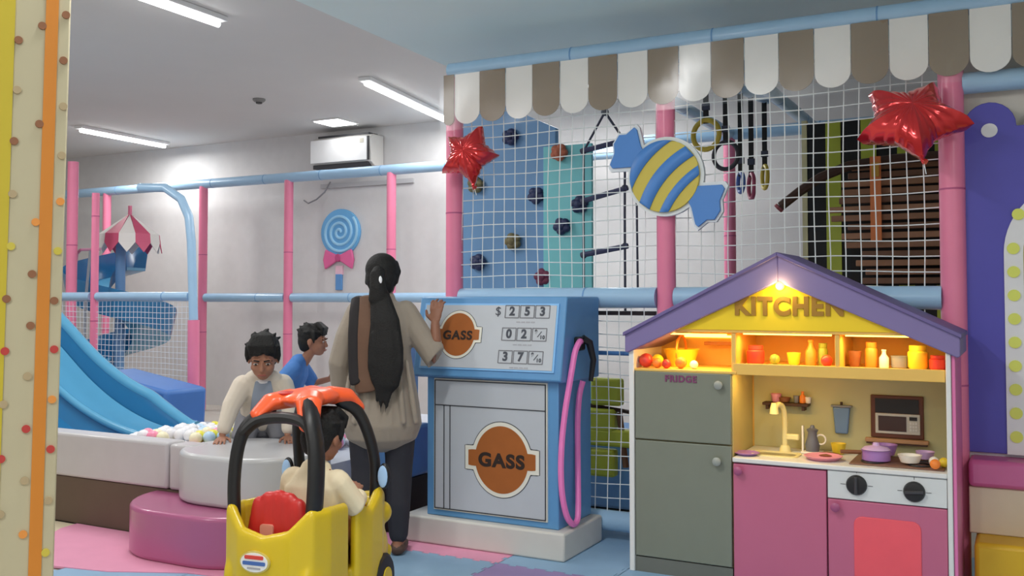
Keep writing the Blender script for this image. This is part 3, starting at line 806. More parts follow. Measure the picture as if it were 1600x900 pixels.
# balls
ball_me = {}
ballc = {'white': (212, 212, 216), 'yellow': (208, 200, 60), 'pink': (222, 130, 160), 'pale blue': (168, 196, 218), 'cream': (222, 212, 180)}
for k, c in ballc.items():
    mb = MB(); mb.ell((0, 0, 0), (.037, .037, .037), n=14, m=9)
    ball_me[k] = mb.mesh('ball_' + k.replace(' ', '_')); ball_me[k].materials.append(M('ball_' + k, c, .35, coat=.2, var=.03))
rng = random.Random(11)
placed = []
def try_ball(x, y, z, k):
    for (a, b, c) in placed:
        if (a-x)**2 + (b-y)**2 + (c-z)**2 < .071**2: return False
    placed.append((x, y, z))
    o = bpy.data.objects.new('pit_ball', ball_me[k]); COL.objects.link(o); o.location = (x, y, z)
    o.rotation_euler = (rng.random()*6, rng.random()*6, 0)
    tag(o, k + ' plastic ball lying in the ball pit', 'ball', 'balls in the ball pit')
    return True
cols = ['white']*6 + ['cream']*2 + ['yellow', 'pink', 'pale blue']
def free(x, y):
    if x > -4.05 and y < 4.27: return False
    if x < -4.87 or (x < -4.60 and y > 4.84): return False
    if math.hypot(x+3.95, y-4.31) < .20 or math.hypot(x+4.3, y-5.0) < .2: return False
    return True
SP = .0775
for layer, (z, y1) in enumerate(((.433, 4.80), (.492, 4.32))):
    oy = layer*SP*.577
    for r in range(16):
        for c in range(18):
            x = -4.86 + c*SP + (SP/2 if r % 2 else 0); y = 3.925 + oy + r*SP*.866
            if y > y1 or x > -3.62 or not free(x, y): continue
            if layer == 1 and (rng.random() < .4 or x < -4.62): continue
            try_ball(x + rng.uniform(-.0015, .0015), y + rng.uniform(-.0015, .0015), z, rng.choice(cols))

# ================================================================== GAS PUMP
gp = thing('toy_gas_pump', 'blue toy gas pump on a white plinth with white panels', 'gas pump', (-2.45, 4.55, 0))
MB().box(-2.965, -2.005, 4.315, 4.80, 0, .14).build('plinth', base_white, gp, .012, seg=3)
MB().box(-2.84, -2.06, 4.37, 4.78, .14, .92).build('cabinet', pump_blue, gp, .006)
MB().prism([(4.31, .885), (4.345, .875), (4.80, .875), (4.80, 1.305), (4.39, 1.305)], -2.895, -2.02, 'x').build('head', pump_blue, gp, .008)
# body panel with black line work
MB().box(-2.79, -2.118, 4.36, 4.372, .175, .870).build('panel_trim', cream_line, gp)
MB().box(-2.782, -2.126, 4.357, 4.361, .183, .862).build('front_panel', pump_white, gp)
pl = MB()
for (x0, x1, z0, z1) in ((-2.782, -2.126, .858, .863), (-2.782, -2.126, .182, .187), (-2.784, -2.779, .182, .863), (-2.129, -2.124, .182, .863),
                         (-2.782, -2.126, .727, .732), (-2.727, -2.7225, .183, .73), (-2.690, -2.6855, .183, .73)):
    MB().box(x0, x1, 4.354, 4.3575, z0, z1).build('black_line', line_m, gp)
def badge(cx, cz, s, y, size, tiltf=None):
    def outline(g):
        out = []
        for k in range(160):
            a = 2*math.pi*k/160; c, q = abs(math.cos(a))+1e-6, abs(math.sin(a))+1e-6
            re = 1/math.sqrt((c/(.155*s+g))**2 + (q/(.172*s+g))**2)
            rt = min((.196*s+g)/c, (.042*s+g)/q)
            r = max(re, rt)
            out.append((cx+r*math.cos(a), cz+r*math.sin(a)))
        return out
    parts = []
    parts.append(MB().prism(outline(.024*s), y-.0012, y+.001).build('badge_outline', line_m, gp))
    parts.append(MB().prism(outline(.020*s), y-.0024, y).build('badge_border', cream_line, gp))
    parts.append(MB().prism(outline(0), y-.0038, y).build('badge_disc', rust_m, gp))
    parts.append(text('badge_lettering', 'GASS', size, M('badge_black', (38, 24, 18), .6), gp, (cx, y-.0045, cz-.004), .001, .0045*s, 0, 1.12, fit=(.27*s, .075*s)))
    return parts
badge(-2.377, .467, 1.0, 4.357, .098)
# head face is tilted: build its face flat, then lean it back
ty = math.atan2(.08, .42)
hp0 = (4.31, .885)
def lean(objs):
    off = origin_of(gp)
    for o in objs:
        o.data.transform(Matrix.Translation(Vector((0, hp0[0], hp0[1])) - off) @ Matrix.Rotation(-ty, 4, 'X') @ Matrix.Translation(-(Vector((0, hp0[0], hp0[1])) - off)))
fl = []
fl.append(MB().box(-2.855, -2.058, 4.302, 4.314, .925, 1.275).build('face_trim', M('pump_pale_trim', (120, 172, 218), .4), gp))
fl.append(MB().box(-2.845, -2.068, 4.299, 4.304, .935, 1.265).build('face_panel', pump_white, gp))
fl += badge(-2.63, 1.108, .66, 4.299, .078)
digits = [(1.232, ['2', '5', '3'], True, 0), (1.115, ['0', '2', '9/10'], False, -.008), (.998, ['3', '7', '9/10'], False, -.018)]
grey_txt = M('print_dark_grey', (62, 66, 76), .6)
for (z, ds, dol, dx) in digits:
    for i, d in enumerate(ds):
        x0 = -2.36 + dx + i*.087; x1 = x0 + .083
        fl.append(MB().ring(rrect(x0, x1, z-.034, z+.034, .002, 1), rrect(x0+.004, x1-.004, z-.030, z+.030, .001, 1), 4.2965, 4.2995).build('digit_box', M('print_grey', (104, 104, 110), .6), gp))
        if d == '9/10':
            fl.append(text('digit', '9', .028, grey_txt, gp, (x0+.022, 4.2975, z+.014), .0008, .001))
            fl.append(text('digit', '/', .05, grey_txt, gp, ((x0+x1)/2, 4.2975, z), .0008, 0, R(-22)))
            fl.append(text('digit', '10', .026, grey_txt, gp, (x1-.024, 4.2975, z-.014), .0008, .001))
        else:
            fl.append(text('digit', d, .062, grey_txt, gp, ((x0+x1)/2, 4.2975, z), .0008, .0025))
    if dol: fl.append(text('dollar_sign', '$', .064, grey_txt, gp, (-2.40+dx, 4.2975, z), .0008, .0))
    for k in range(4):
        fl.append(MB().box(-2.29+dx+k*.028, -2.29+dx+k*.028+.022, 4.2975, 4.2995, z-.057, z-.051).build('caption_line', M('print_pale_grey', (150, 152, 160), .6), gp))
lean(fl)
# hose and nozzle on the right side
nz = MB(); nz.box(-2.022, -1.985, 4.47, 4.54, 1.03, 1.10); nz.build('nozzle_holder', black_m, gp, .008)
MB().tube([(-1.995, 4.52, 1.09), (-1.97, 4.55, 1.07), (-1.96, 4.58, .98), (-1.975, 4.58, .87)], [.022, .02, .016, .012], 8).build('nozzle', black_m, gp)
hp = [(-1.995, 4.50, 1.075), (-1.985, 4.46, 1.075), (-1.99, 4.42, 1.03), (-1.995, 4.395, .95), (-2.005, 4.38, .86), (-2.022, 4.37, .74), (-2.035, 4.36, .60), (-2.04, 4.355, .45), (-2.035, 4.36, .32), (-2.025, 4.385, .22), (-2.015, 4.42, .172), (-2.012, 4.46, .16), (-2.015, 4.50, .18), (-2.025, 4.53, .25), (-2.035, 4.55, .38), (-2.038, 4.555, .52), (-2.035, 4.55, .68), (-2.025, 4.55, .80), (-2.01, 4.56, .87)]
def smoothpath(p, n=4):
    p = [Vector(q) for q in p]; out = []
    for i in range(len(p)-1):
        a, b, c, d = p[max(i-1, 0)], p[i], p[i+1], p[min(i+2, len(p)-1)]
        for k in range(n):
            t = k/n
            out.append(.5*((2*b) + (-a+c)*t + (2*a-5*b+4*c-d)*t*t + (-a+3*b-3*c+d)*t**3))
    out.append(p[-1]); return out
MB().tube(smoothpath(hp), .0155, 8).build('hose', hose_m, gp)

# ================================================================== TOY KITCHEN
kt = thing('toy_kitchen', 'toy play kitchen with purple gabled roof, pink doors and a grey fridge', 'play kitchen', (-.96, 4.55, 0))
KF, KB = 4.36, 4.78
XL, XR = -1.665, -.262
MB().box(XL-.012, XL+.014, KF-.012, KB, 0, 1.10).build('side_panel', k_white, kt, .004)
MB().box(XR-.024, XR-.004, KF-.012, KB, 0, 1.12).build('side_panel', k_white, kt, .004)
MB().box(XR-.003, XR+.012, KF-.004, KB, 0, 1.12).build('side_cladding', M('kitchen_pink_side', (206, 108, 158), .4), kt, .003)
MB().box(XL+.014, XR-.024, KB-.03, KB-.01, .05, 1.16).build('back_panel', k_cream, kt)
MB().box(-1.175, XR-.024, KB-.034, KB-.03, .575, .985).build('backsplash', k_olive, kt)
# roof: two mitred boards
ax, az = -.963, 1.497
def roof_side(ex, ez, s):
    th = .128
    return [(ax, az), (ex, ez), (ex, ez-.085), (ex+s*.012, ez-.092), (ax, az-th)]
MB().prism(roof_side(-1.69, 1.128, 1), KF-.03, KB+.01).build('roof_board', k_purple, kt, .005)
MB().prism(roof_side(-.228, 1.145, -1), KF-.03, KB+.01).build('roof_board', k_purple, kt, .005)
def lipp(ex, ez):
    d = Vector((ex-ax, ez-az)).normalized()
    return [(ax, az+.006), (ex, ez+.006), (ex, ez-.012), (ax, az-.012)]
MB().prism(lipp(-1.695, 1.128), KF-.045, KB+.01).build('roof_edge', M('kitchen_purple_edge', (96, 84, 132), .5), kt, .003)
MB().prism(lipp(-.222, 1.145), KF-.045, KB+.01).build('roof_edge', MATS['kitchen_purple_edge'], kt, .003)
# gable with lettering
MB().prism([(-1.50, 1.152), (-.43, 1.152), (ax, 1.40)], KF+.0, KF+.018).build('gable_board', k_yellow, kt)
text('kitchen_lettering', 'KITCHEN', .105, M('letter_brown', (142, 104, 22), .5), kt, (-.925, KF-.003, 1.262), .004, .005, 0, 1.0, fit=(.475, .088))
# upper cubby
MB().box(-1.18, XR-.024, KF+.01, KB-.035, .972, .992).build('cubby_shelf', k_cream, kt, .003)
MB().box(-1.178, XR-.026, KF+.004, KF+.018, .948, 1.0).build('shelf_lip', k_cream, kt, .003)
MB().box(-1.48, -.42, KF+.005, KB-.035, 1.138, 1.154).build('cubby_top', k_cream, kt, .003)
MB().box(-1.185, -1.163, KF+.01, KB-.035, .955, 1.138).build('cubby_divider', k_cream, kt, .003)
MB().box(-.728, -.708, KF+.01, KB-.035, .992, 1.138).build('cubby_divider', k_cream, kt, .003)
# fridge
fr = MB().box(XL+.015, -1.182, KF+.02, KB-.035, .045, .955).build('fridge_body', M('fridge_side_warm_lit', (176, 160, 104), .5), kt, .003)  # warm light tint is put into the side colour
d1 = MB().box(XL+.017, -1.184, KF-.006, KF+.018, .628, .95).build('freezer_door', k_grey, kt, .004)
d2 = MB().box(XL+.017, -1.184, KF-.006, KF+.018, .075, .622).build('fridge_door', k_grey, kt, .004)
MB().box(XL+.015, -1.182, KF+.0, KF+.02, .0, .07).build('kick_board', M('kick_grey', (96, 98, 92), .6), kt)
MB().box(XL+.014, -1.16, KF-.002, KB-.035, .95, .962).build('fridge_top', k_cream, kt, .002)
def knob(x, z, par, mat, s=1.0):
    MB().lathe([(.008*s, 0), (.008*s, -.012), (.018*s, -.018), (.02*s, -.028), (.012*s, -.034), (.002, -.035)], (x, KF-.006, z), 14, 'y').build('knob', mat, par)
kn_grey = M('knob_grey', (140, 144, 138), .4); kn_pink = M('knob_pink', (150, 74, 112), .4)
knob(-1.235, .90, d1, kn_grey); knob(-1.245, .552, d2, kn_grey)
text('fridge_lettering', 'FRIDGE', .042, M('letter_plum', (112, 52, 92), .5), d1, (-1.42, KF-.008, .918), .002, .0015)
# counter and lower cabinets
MB().box(-1.178, XR-.024, KF-.014, KB-.035, .553, .575).build('counter_top', k_white, kt, .005)
MB().box(-1.178, XR-.024, KF+.02, KB-.04, .03, .552).build('cabinet_body', M('kitchen_inside', (150, 90, 116), .5), kt)
c1 = MB().box(-1.176, -.768, KF-.006, KF+.018, .02, .546).build('cabinet_door', k_pink, kt, .004)
knob(-1.148, .518, c1, kn_pink)
cp = MB().box(-.762, XR-.026, KF-.006, KF+.018, .432, .55).build('control_panel', M('control_white', (196, 198, 198), .4), kt, .003)
o1 = MB().box(-.762, XR-.026, KF-.006, KF+.018, .02, .428).build('oven_door', k_pink, kt, .004)
knob(-.727, .398, o1, kn_pink)
MB().prism(rrect(-.655, -.388, .045, .365, .035), KF-.010, KF-.005).build('oven_window', coral_m, o1, .003)
for (x, z, a) in ((-.642, .497, 90), (-.413, .490, 5)):
    k = MB().lathe([(.043, 0), (.043, -.006), (.038, -.016), (.03, -.018), (.002, -.018)], (x, KF-.006, z), 24, 'y').build('dial', black_m, cp)
    ca, sa = math.cos(R(a)), math.sin(R(a))
    MB().tube([(x-ca*.036, KF-.028, z-sa*.036), (x+ca*.036, KF-.028, z+sa*.036)], [(.008, .007)]*2, 6).build('grip', M('dial_grip', (52, 52, 56), .5), k)
    for (u, w, hh) in ((0, .056, 1), (.056, 0, 0), (-.056, 0, 0)):
        MB().box(x+u-(.001 if hh else .010), x+u+(.001 if hh else .010), KF-.0075, KF-.005, z+w-(.006 if hh else .001), z+w+(.006 if hh else .001)).build('tick', line_m, cp)
# wall fittings inside the kitchen
MB().box(-1.12, -.905, KB-.10, KB-.034, .782, .796).build('wall_shelf', darkwood_m, kt, .003)
def brk(x): MB().box(x-.006, x+.006, KB-.09, KB-.034, .762, .783).build('shelf_bracket', darkwood_m, kt)
brk(-1.10); brk(-.93)
# sink and tap
MB().ring(rrect(-1.12, -.91, 4.44, 4.58, .03), rrect(-1.105, -.925, 4.455, 4.565, .025), .572, .581, 'z').build('sink_rim', gold_m, kt)
MB().prism(rrect(-1.105, -.925, 4.455, 4.565, .025), .56, .5755, 'z').build('sink_bowl', M('sink_steel', (150, 140, 110), .35, metal=.5), kt)
tp = MB().tube(smoothpath([(-1.0, 4.62, .575), (-1.0, 4.62, .66), (-1.0, 4.615, .74), (-1.005, 4.60, .785), (-1.015, 4.57, .80), (-1.025, 4.54, .795)]), .013, 10).build('tap', gold_m, kt)
MB().lathe([(.012, .02), (.018, .0), (.022, -.03), (.016, -.034)], (-1.03, 4.535, .79), 14).build('spout_head', gold_m, tp)
MB().lathe([(.028, 0), (.024, .02), (.018, .03)], (-1.0, 4.62, .575), 14).build('tap_base', gold_m, tp)
MB().box(-.995, -.935, 4.61, 4.635, .632, .66).build('tap_handle', gold_m, tp, .006)
# hob
MB().box(-.68, -.30, 4.40, 4.68, .575, .582).build('hob_plate', M('hob_brown', (116, 82, 66), .5), kt, .003)
for (x, y) in ((-.59, 4.47), (-.40, 4.47), (-.59, 4.61), (-.40, 4.61)):
    MB().torus((x, y, .584), .045, .005, (0, 0, 1), 20, 6).build('hob_ring', black_m, kt)
# microwave picture
mw = MB().box(-.632, -.405, KB-.046, KB-.034, .655, .85).build('microwave_picture', M('mw_frame_brown', (92, 52, 38), .6), kt, .004)
MB().box(-.612, -.425, KB-.049, KB-.045, .77, .835).build('picture_dark', M('mw_black', (26, 22, 22), .5), mw)
MB().box(-.612, -.42, KB-.052, KB-.045, .675, .768).build('microwave_case', M('mw_silver', (186, 184, 176), .4), mw, .003)
MB().box(-.598, -.478, KB-.055, KB-.05, .688, .756).build('microwave_window', M('mw_window', (58, 34, 28), .3), mw)
MB().box(-.465, -.432, KB-.055, KB-.05, .74, .756).build('microwave_display', M('mw_black', (26, 22, 22), .5), mw)
for i in range(3):
    for j in range(3):
        MB().box(-.464+i*.0115, -.455+i*.0115, KB-.055, KB-.05, .692+j*.015, .702+j*.015).build('microwave_button', k_white, mw)
MB().box(-.655, -.385, KB-.07, KB-.034, .635, .653).build('microwave_shelf', M('mw_shelf_tan', (170, 128, 92), .6), kt, .003)
MB().box(-.65, -.39, KB-.068, KB-.036, .628, .635).build('microwave_shelf_edge', darkwood_m, kt)
# LED strips and their light
for (x0, x1, y, z, e) in ((-1.62, -1.22, 4.42, 1.128, 2.2), (-1.14, -.75, 4.42, 1.134, 1.0), (-.69, -.32, 4.42, 1.134, 1.0), (-1.14, -.86, 4.41, .968, .9)):
    s = MB().box(x0, x1, y-.008, y+.008, z-.004, z+.002).build('led_strip', led_m, kt)
    la = bpy.data.lights.new('led_glow', 'AREA'); la.shape = 'RECTANGLE'; la.size = x1-x0; la.size_y = .015; la.energy = e; la.color = (1, .68, .17)
    lo = bpy.data.objects.new('led_glow', la); COL.objects.link(lo); lo.parent = kt; lo.location = Vector(((x0+x1)/2, y, z-.008)) - kt.location
s = MB().box(-1.62, -1.22, 4.745, 4.75, 1.10, 1.11).build('led_strip', led_m, kt)
b = MB().lathe([(.002, -.03), (.016, -.024), (.02, -.01), (.016, 0), (.002, .002)], (-.955, KF-.012, 1.352), 14, 'y').build('led_puck', led_m, kt)
la = bpy.data.lights.new('led_glow', 'POINT'); la.energy = 1.1; la.shadow_soft_size = .02; la.color = (1, .74, .25)
lo = bpy.data.objects.new('led_glow', la); COL.objects.link(lo); lo.parent = kt; lo.location = Vector((-.955, KF-.05, 1.345)) - kt.location

# ------------------------------------------------------------------ small play food and dishes (each its own thing)
def lathe_thing(name, label, cat, prof, c, mat, group=None, extra=None):
    o = MB().lathe(prof, c, 16).build(name, mat)
    tag(o, label, cat, group)
    return o
red_t = M('toy_red', (196, 56, 44), .4); org_t = M('toy_orange', (224, 122, 40), .4); yel_t = M('toy_yellow', (228, 190, 40), .4); grn_t = M('toy_green', (128, 142, 52), .4)
mauve_t = M('toy_mauve', (156, 112, 176), .4); lil_t = M('toy_lilac', (196, 164, 206), .4); pinkt = M('toy_pink', (214, 140, 160), .4); brn_t = M('toy_brown', (124, 78, 48), .5); blu_t = M('toy_blue', (96, 124, 160), .35, coat=.2); wht_t = M('toy_white', (222, 214, 204), .4); gry_t = M('toy_grey', (120, 122, 126), .4)
def bottle(h, r): return [(r*.9, 0), (r, h*.08), (r, h*.55), (r*.45, h*.75), (r*.4, h*.9), (r*.5, h*.92), (r*.5, h)]
def cup(h, r): return [(r*.6, 0), (r*.75, h*.1), (r, h), (r*.88, h), (r*.6, h*.15), (.001, h*.14)]
def ball(r): return [(.001, 0)] + [(r*math.sin(R(180*k/10)), r - r*math.cos(R(180*k/10))) for k in range(1, 10)] + [(.001, 2*r)]
def jar(h, r): return [(r*.85, 0), (r, h*.1), (r, h*.7), (r*.8, h*.78), (r*.85, h*.8), (r*.85, h)]
def pot(h, r): return [(r*.85, 0), (r, h*.12), (r, h), (r*1.06, h), (r*1.06, h*1.06), (r*.92, h*1.06), (r*.9, h*.2), (.001, h*.18)]
S0 = .993
lathe_thing('toy_jar', 'big round red jar at the left of the upper shelf', 'toy jar', jar(.085, .04), (-1.10, 4.48, S0), red_t)
lathe_thing('toy_pepper', 'small green toy pepper beside the big red jar', 'toy food', ball(.024), (-1.01, 4.47, S0), grn_t)
lathe_thing('toy_cup', 'yellow toy cup in the left upper cubby', 'toy cup', cup(.055, .032), (-.93, 4.50, S0), yel_t)
lathe_thing('toy_bottle', 'orange toy bottle in the left upper cubby', 'toy bottle', bottle(.115, .024), (-.855, 4.50, S0), org_t)
lathe_thing('toy_can', 'olive toy can next to the orange bottle', 'toy can', jar(.10, .022), (-.805, 4.52, S0), grn_t)
lathe_thing('toy_tomato', 'red toy tomato in front at the shelf divider', 'toy food', ball(.026), (-.775, 4.44, S0), red_t)
lathe_thing('toy_mug', 'brown toy mug left in the right upper cubby', 'toy cup', cup(.07, .03), (-.665, 4.50, S0), brn_t)
lathe_thing('toy_pitcher', 'tall amber toy pitcher in the right upper cubby', 'toy pitcher', jar(.11, .026), (-.595, 4.50, S0), org_t)
lathe_thing('toy_shaker', 'white toy shaker between pitcher and teapot', 'toy shaker', bottle(.08, .02), (-.54, 4.48, S0), wht_t)
lathe_thing('toy_teapot', 'grey toy teapot in the right upper cubby', 'toy teapot', pot(.05, .034), (-.48, 4.50, S0), gry_t)
lathe_thing('toy_canister', 'fat yellow toy canister in the right upper cubby', 'toy canister', jar(.10, .042), (-.405, 4.50, S0), yel_t)
lathe_thing('toy_jar', 'red square-shouldered jar at the right end of the upper shelf', 'toy jar', jar(.06, .034), (-.325, 4.48, S0), red_t)
# above the fridge
F0 = .963
for i, (x, y, r, m, l) in enumerate([(-1.615, 4.42, .034, red_t, 'dark red toy apple at the left edge above the fridge'), (-1.555, 4.41, .024, org_t, 'orange toy fruit above the fridge beside the dark red apple'),
        (-1.505, 4.40, .022, red_t, 'little red toy fruit above the fridge'), (-1.44, 4.42, .028, org_t, 'orange toy fruit at the right of the fridge fruit row'), (-1.585, 4.50, .03, yel_t, 'yellow toy lemon behind the fruit on the fridge'), (-1.38, 4.43, .02, wht_t, 'small white toy egg on top of the fridge')]):
    lathe_thing('toy_fruit', l, 'toy food', ball(r), (x, y, F0), m)
bk = thing('toy_basket', 'yellow toy basket standing on the fridge', 'toy basket', (-1.49, 4.58, F0))
MB().lathe([(.06, 0), (.085, .08), (.09, .085), (.08, .085), (.055, .01), (.001, .01)], (-1.49, 4.58, F0), 18).build('bowl', yel_t, bk)
MB().torus((-1.49, 4.58, F0+.075), .075, .006, (1, 0, 0)).build('handle', org_t, bk)
tag(MB().box(-1.40, -1.21, 4.66, 4.74, 1.065, 1.082).build('toy_tray', M('tray_brown', (150, 96, 40), .5), None, .003), 'brown wooden ledge tray above the fridge', 'tray')
# shelf cups
for (x, m, l, pr) in ((-1.06, pinkt, 'pink toy cup on the small dark wall shelf', cup(.04, .026)), (-1.02, brn_t, 'brown toy bowl on the small dark wall shelf', cup(.024, .03)), (-.965, gry_t, 'grey toy cup on the small dark wall shelf', cup(.034, .014)), (-.935, org_t, 'orange toy bottle on the small dark wall shelf', bottle(.055, .015)), (-.91, wht_t, 'white toy cup at the right end of the wall shelf', cup(.03, .015))):
    lathe_thing('toy_cup', l, 'toy cup', pr, (x, KB-.067, .797), m)
# blender jug hung on the wall, kettle, counter dishes
bj = thing('toy_jug', 'blue tapered toy jug hanging on the backsplash', 'toy jug', (-.762, KB-.045, .66))
MB().prism([(-.80, .785), (-.722, .785), (-.733, .662), (-.79, .662)], KB-.06, KB-.036).build('jug_body', blu_t, bj, .006)
MB().box(-.808, -.714, KB-.064, KB-.035, .785, .795).build('jug_lid', gry_t, bj, .003)
MB().tube([(-.761, KB-.05, .795), (-.761, KB-.05, .81)], .006, 6).build('lid_knob', darkwood_m, bj)
kt2 = thing('toy_coffee_pot', 'grey toy coffee pot with a white stand on the counter', 'toy pot', (-.88, 4.64, .576))
MB().box(-.925, -.835, 4.60, 4.68, .576, .584).build('stand', wht_t, kt2, .002)
MB().lathe([(.03, 0), (.034, .03), (.024, .06), (.02, .085), (.028, .10), (.012, .108), (.008, .12), (.001, .122)], (-.878, 4.64, .584), 14).build('pot_body', M('pot_dark_grey', (96, 98, 108), .4), kt2)
MB().torus((-.84, 4.64, .64), .022, .004, (0, 1, 0), 16, 6).build('handle', wht_t, kt2)
MB().box(-.925, -.917, 4.63, 4.65, .584, .70).build('upright', wht_t, kt2)
lathe_thing('toy_cup', 'yellow toy cup with red fruit below the blue jug', 'toy cup', cup(.05, .035), (-.765, 4.66, .576), yel_t)
lathe_thing('toy_plate', 'mauve toy plate at the left end of the counter', 'toy plate', [(.04, 0), (.06, .012), (.055, .014), (.035, .004), (.001, .004)], (-1.135, 4.44, .5755), mauve_t)
lathe_thing('toy_plate', 'pink toy plate between the sink and the hob', 'toy plate', [(.06, 0), (.085, .018), (.08, .02), (.055, .005), (.001, .005)], (-.80, 4.47, .5755), pinkt)
lathe_thing('toy_plate', 'brown toy lid lying behind the pink plate', 'toy plate', [(.05, 0), (.06, .01), (.02, .018), (.001, .02)], (-.80, 4.575, .5755), brn_t)
pan = thing('toy_pan', 'mauve toy saucepan with lid on the hob', 'toy pan', (-.58, 4.50, .583))
MB().lathe(pot(.045, .06), (-.58, 4.50, .5835), 20).build('pan_body', mauve_t, pan)
MB().lathe([(.06, .05), (.05, .06), (.015, .068), (.012, .08), (.001, .082)], (-.58, 4.50, .5835), 20).build('lid', lil_t, pan)
MB().tube([(-.64, 4.48, .62), (-.72, 4.44, .622)], .009, 8).build('handle', brn_t, pan)
lathe_thing('toy_bowl', 'lilac toy bowl behind the saucepan on the hob', 'toy bowl', cup(.05, .055), (-.56, 4.63, .59), mauve_t)
lathe_thing('toy_bowl', 'pale white toy bowl at the right of the saucepan', 'toy bowl', cup(.035, .05), (-.44, 4.47, .59), wht_t)
lathe_thing('toy_bowl', 'small lilac toy bowl at the right rear of the hob', 'toy bowl', cup(.035, .04), (-.39, 4.60, .59), lil_t)
for (x, y, m, l) in ((-.335, 4.40, org_t, 'orange toy fruit at the right end of the counter'), (-.305, 4.46, yel_t, 'yellow toy fruit at the right end of the counter'), (-.345, 4.47, wht_t, 'white toy egg beside the fruit at the right counter end')):
    lathe_thing('toy_fruit', l, 'toy food', ball(.021), (x, y, .5825), m)

# ================================================================== PEOPLE
def Rz(a): return Matrix.Rotation(a, 3, 'Z')
def head_solid(mb, c, rot, s):
    c = Vector(c)
    def P(x, y, z): return c + rot @ (Vector((x, y, z))*s)
    def E(p, r): mb.ell(P(*p), tuple(q*s for q in r), rot, 18, 12)
    E((0, -.012, .022), (.074, .094, .092))
    E((0, .03, -.03), (.060, .060, .074))
    E((0, .045, -.075), (.034, .038, .03))
    for q in (-1, 1):
        E((q*.034, .062, -.028), (.026, .024, .024))
        E((q*.075, -.006, -.008), (.009, .02, .03))
        E((q*.03, .082, .018), (.022, .010, .010))
    mb.cap([P(0, .086, .0), P(0, .098, -.030)], [.008*s, .013*s], 8)
    E((0, .088, -.062), (.022, .012, .010))
def head_face(par, c, rot, s, lip=None):
    c = Vector(c)
    def P(x, y, z): return c + rot @ (Vector((x, y, z))*s)
    for q in (-1, 1):
        e = MB().ell(P(q*.031, .0815, -.002), (.013*s, .007*s, .0055*s), rot, 12, 8).build('eye', M('eye_white', (176, 166, 160), .3), par)
        MB().ell(P(q*.031, .0868, -.003), (.0068*s, .003*s, .0056*s), rot, 10, 6).build('iris', M('eye_dark', (28, 18, 14), .25), e)
        MB().cap([P(q*.014, .092, .017), P(q*.032, .0935, .022), P(q*.05, .080, .016)], [.0035*s]*3, 6).build('eyebrow', hair_m, par)
    MB().cap([P(-.019, .0945, -.061), P(0, .1, -.0595), P(.019, .0945, -.061)], [.0035*s, .0048*s, .0035*s], 6).build('lips', M('lips', (140, 74, 66), .5), par)
def short_hair(par, c, rot, s, vox=.006):
    c = Vector(c); mb = MB()
    def P(x, y, z): return c + rot @ (Vector((x, y, z))*s)
    def E(p, r): mb.ell(P(*p), tuple(q*s for q in r), rot, 16, 10)
    E((0, -.022, .040), (.084, .096, .084)); E((0, -.05, .0), (.074, .062, .085)); E((0, -.058, -.045), (.055, .042, .04))
    rg = random.Random(5)
    for k in range(9):
        a = -.06 + .015*k
        mb.cap([P(a*.6, .03, .118), P(a*.9, .074, .088), P(a*1.05+rg.uniform(-.006, .006), .088-.25*abs(a), .050+rg.uniform(-.006, .006))], [.02*s, .017*s, .006*s], 8)
    for q in (-1, 1):
        mb.cap([P(q*.07, .02, .06), P(q*.078, .022, .02), P(q*.077, .024, -.012)], [.018*s, .012*s, .005*s], 8)
    for k in range(26):
        a = rg.uniform(0, 6.28); e = rg.uniform(.2, 1.2)
        d = Vector((math.cos(a)*math.cos(e), math.sin(a)*math.cos(e), math.sin(e)))
        b0 = Vector((0, -.022, .04)) + Vector((d.x*.078, d.y*.09, d.z*.078)); b1 = b0 + Vector((d.x*.012+d.y*.02, d.y*.012-.01, d.z*.014))
        mb.cap([P(*b0), P(*b1)], [.014*s, .006*s], 6)
    return fuse('hair', mb, vox, hair_m, par, 1)
def hand_solid(mb, wrist, d, nrm, thumb, s, curl=.5):
    # d: finger direction, nrm: back of the hand, thumb: side of the thumb
    w = Vector(wrist); d = Vector(d).normalized(); nrm = Vector(nrm); nrm = (nrm - d*nrm.dot(d)).normalized()
    sd = Vector(thumb); sd = (sd - d*sd.dot(d) - nrm*sd.dot(nrm)).normalized()
    mb.cap([w, w + d*.035*s, w + d*.075*s], [(.012*s, .022*s), (.013*s, .034*s), (.011*s, .036*s)], 10, 1, nrm)
    for k, (o, L) in enumerate(((.030, .068), (.010, .078), (-.010, .072), (-.029, .056))):
        a = w + d*.08*s + sd*o*s
        fan = (d + sd*(o*3.2)).normalized()
        p1 = a + fan*L*.5*s - nrm*curl*.010*s
        d2 = (fan*(1-curl*.5) - nrm*curl).normalized()
        p2 = p1 + d2*L*.32*s
        p3 = p2 + (d2*(1-curl*.4) - nrm*curl*.8).normalized()*L*.26*s
        mb.cap([a - d*.01*s, p1, p2, p3], [.0088*s, .0082*s, .0076*s, .0065*s], 8)
    t0 = w + d*.022*s + sd*.024*s
    t1 = t0 + (d*.55 + sd*.8 - nrm*.2).normalized()*.036*s
    t2 = t1 + (d*.9 + sd*.35 - nrm*.3).normalized()*.030*s
    mb.cap([t0, t1, t2], [.013*s, .0105*s, .008*s], 8)

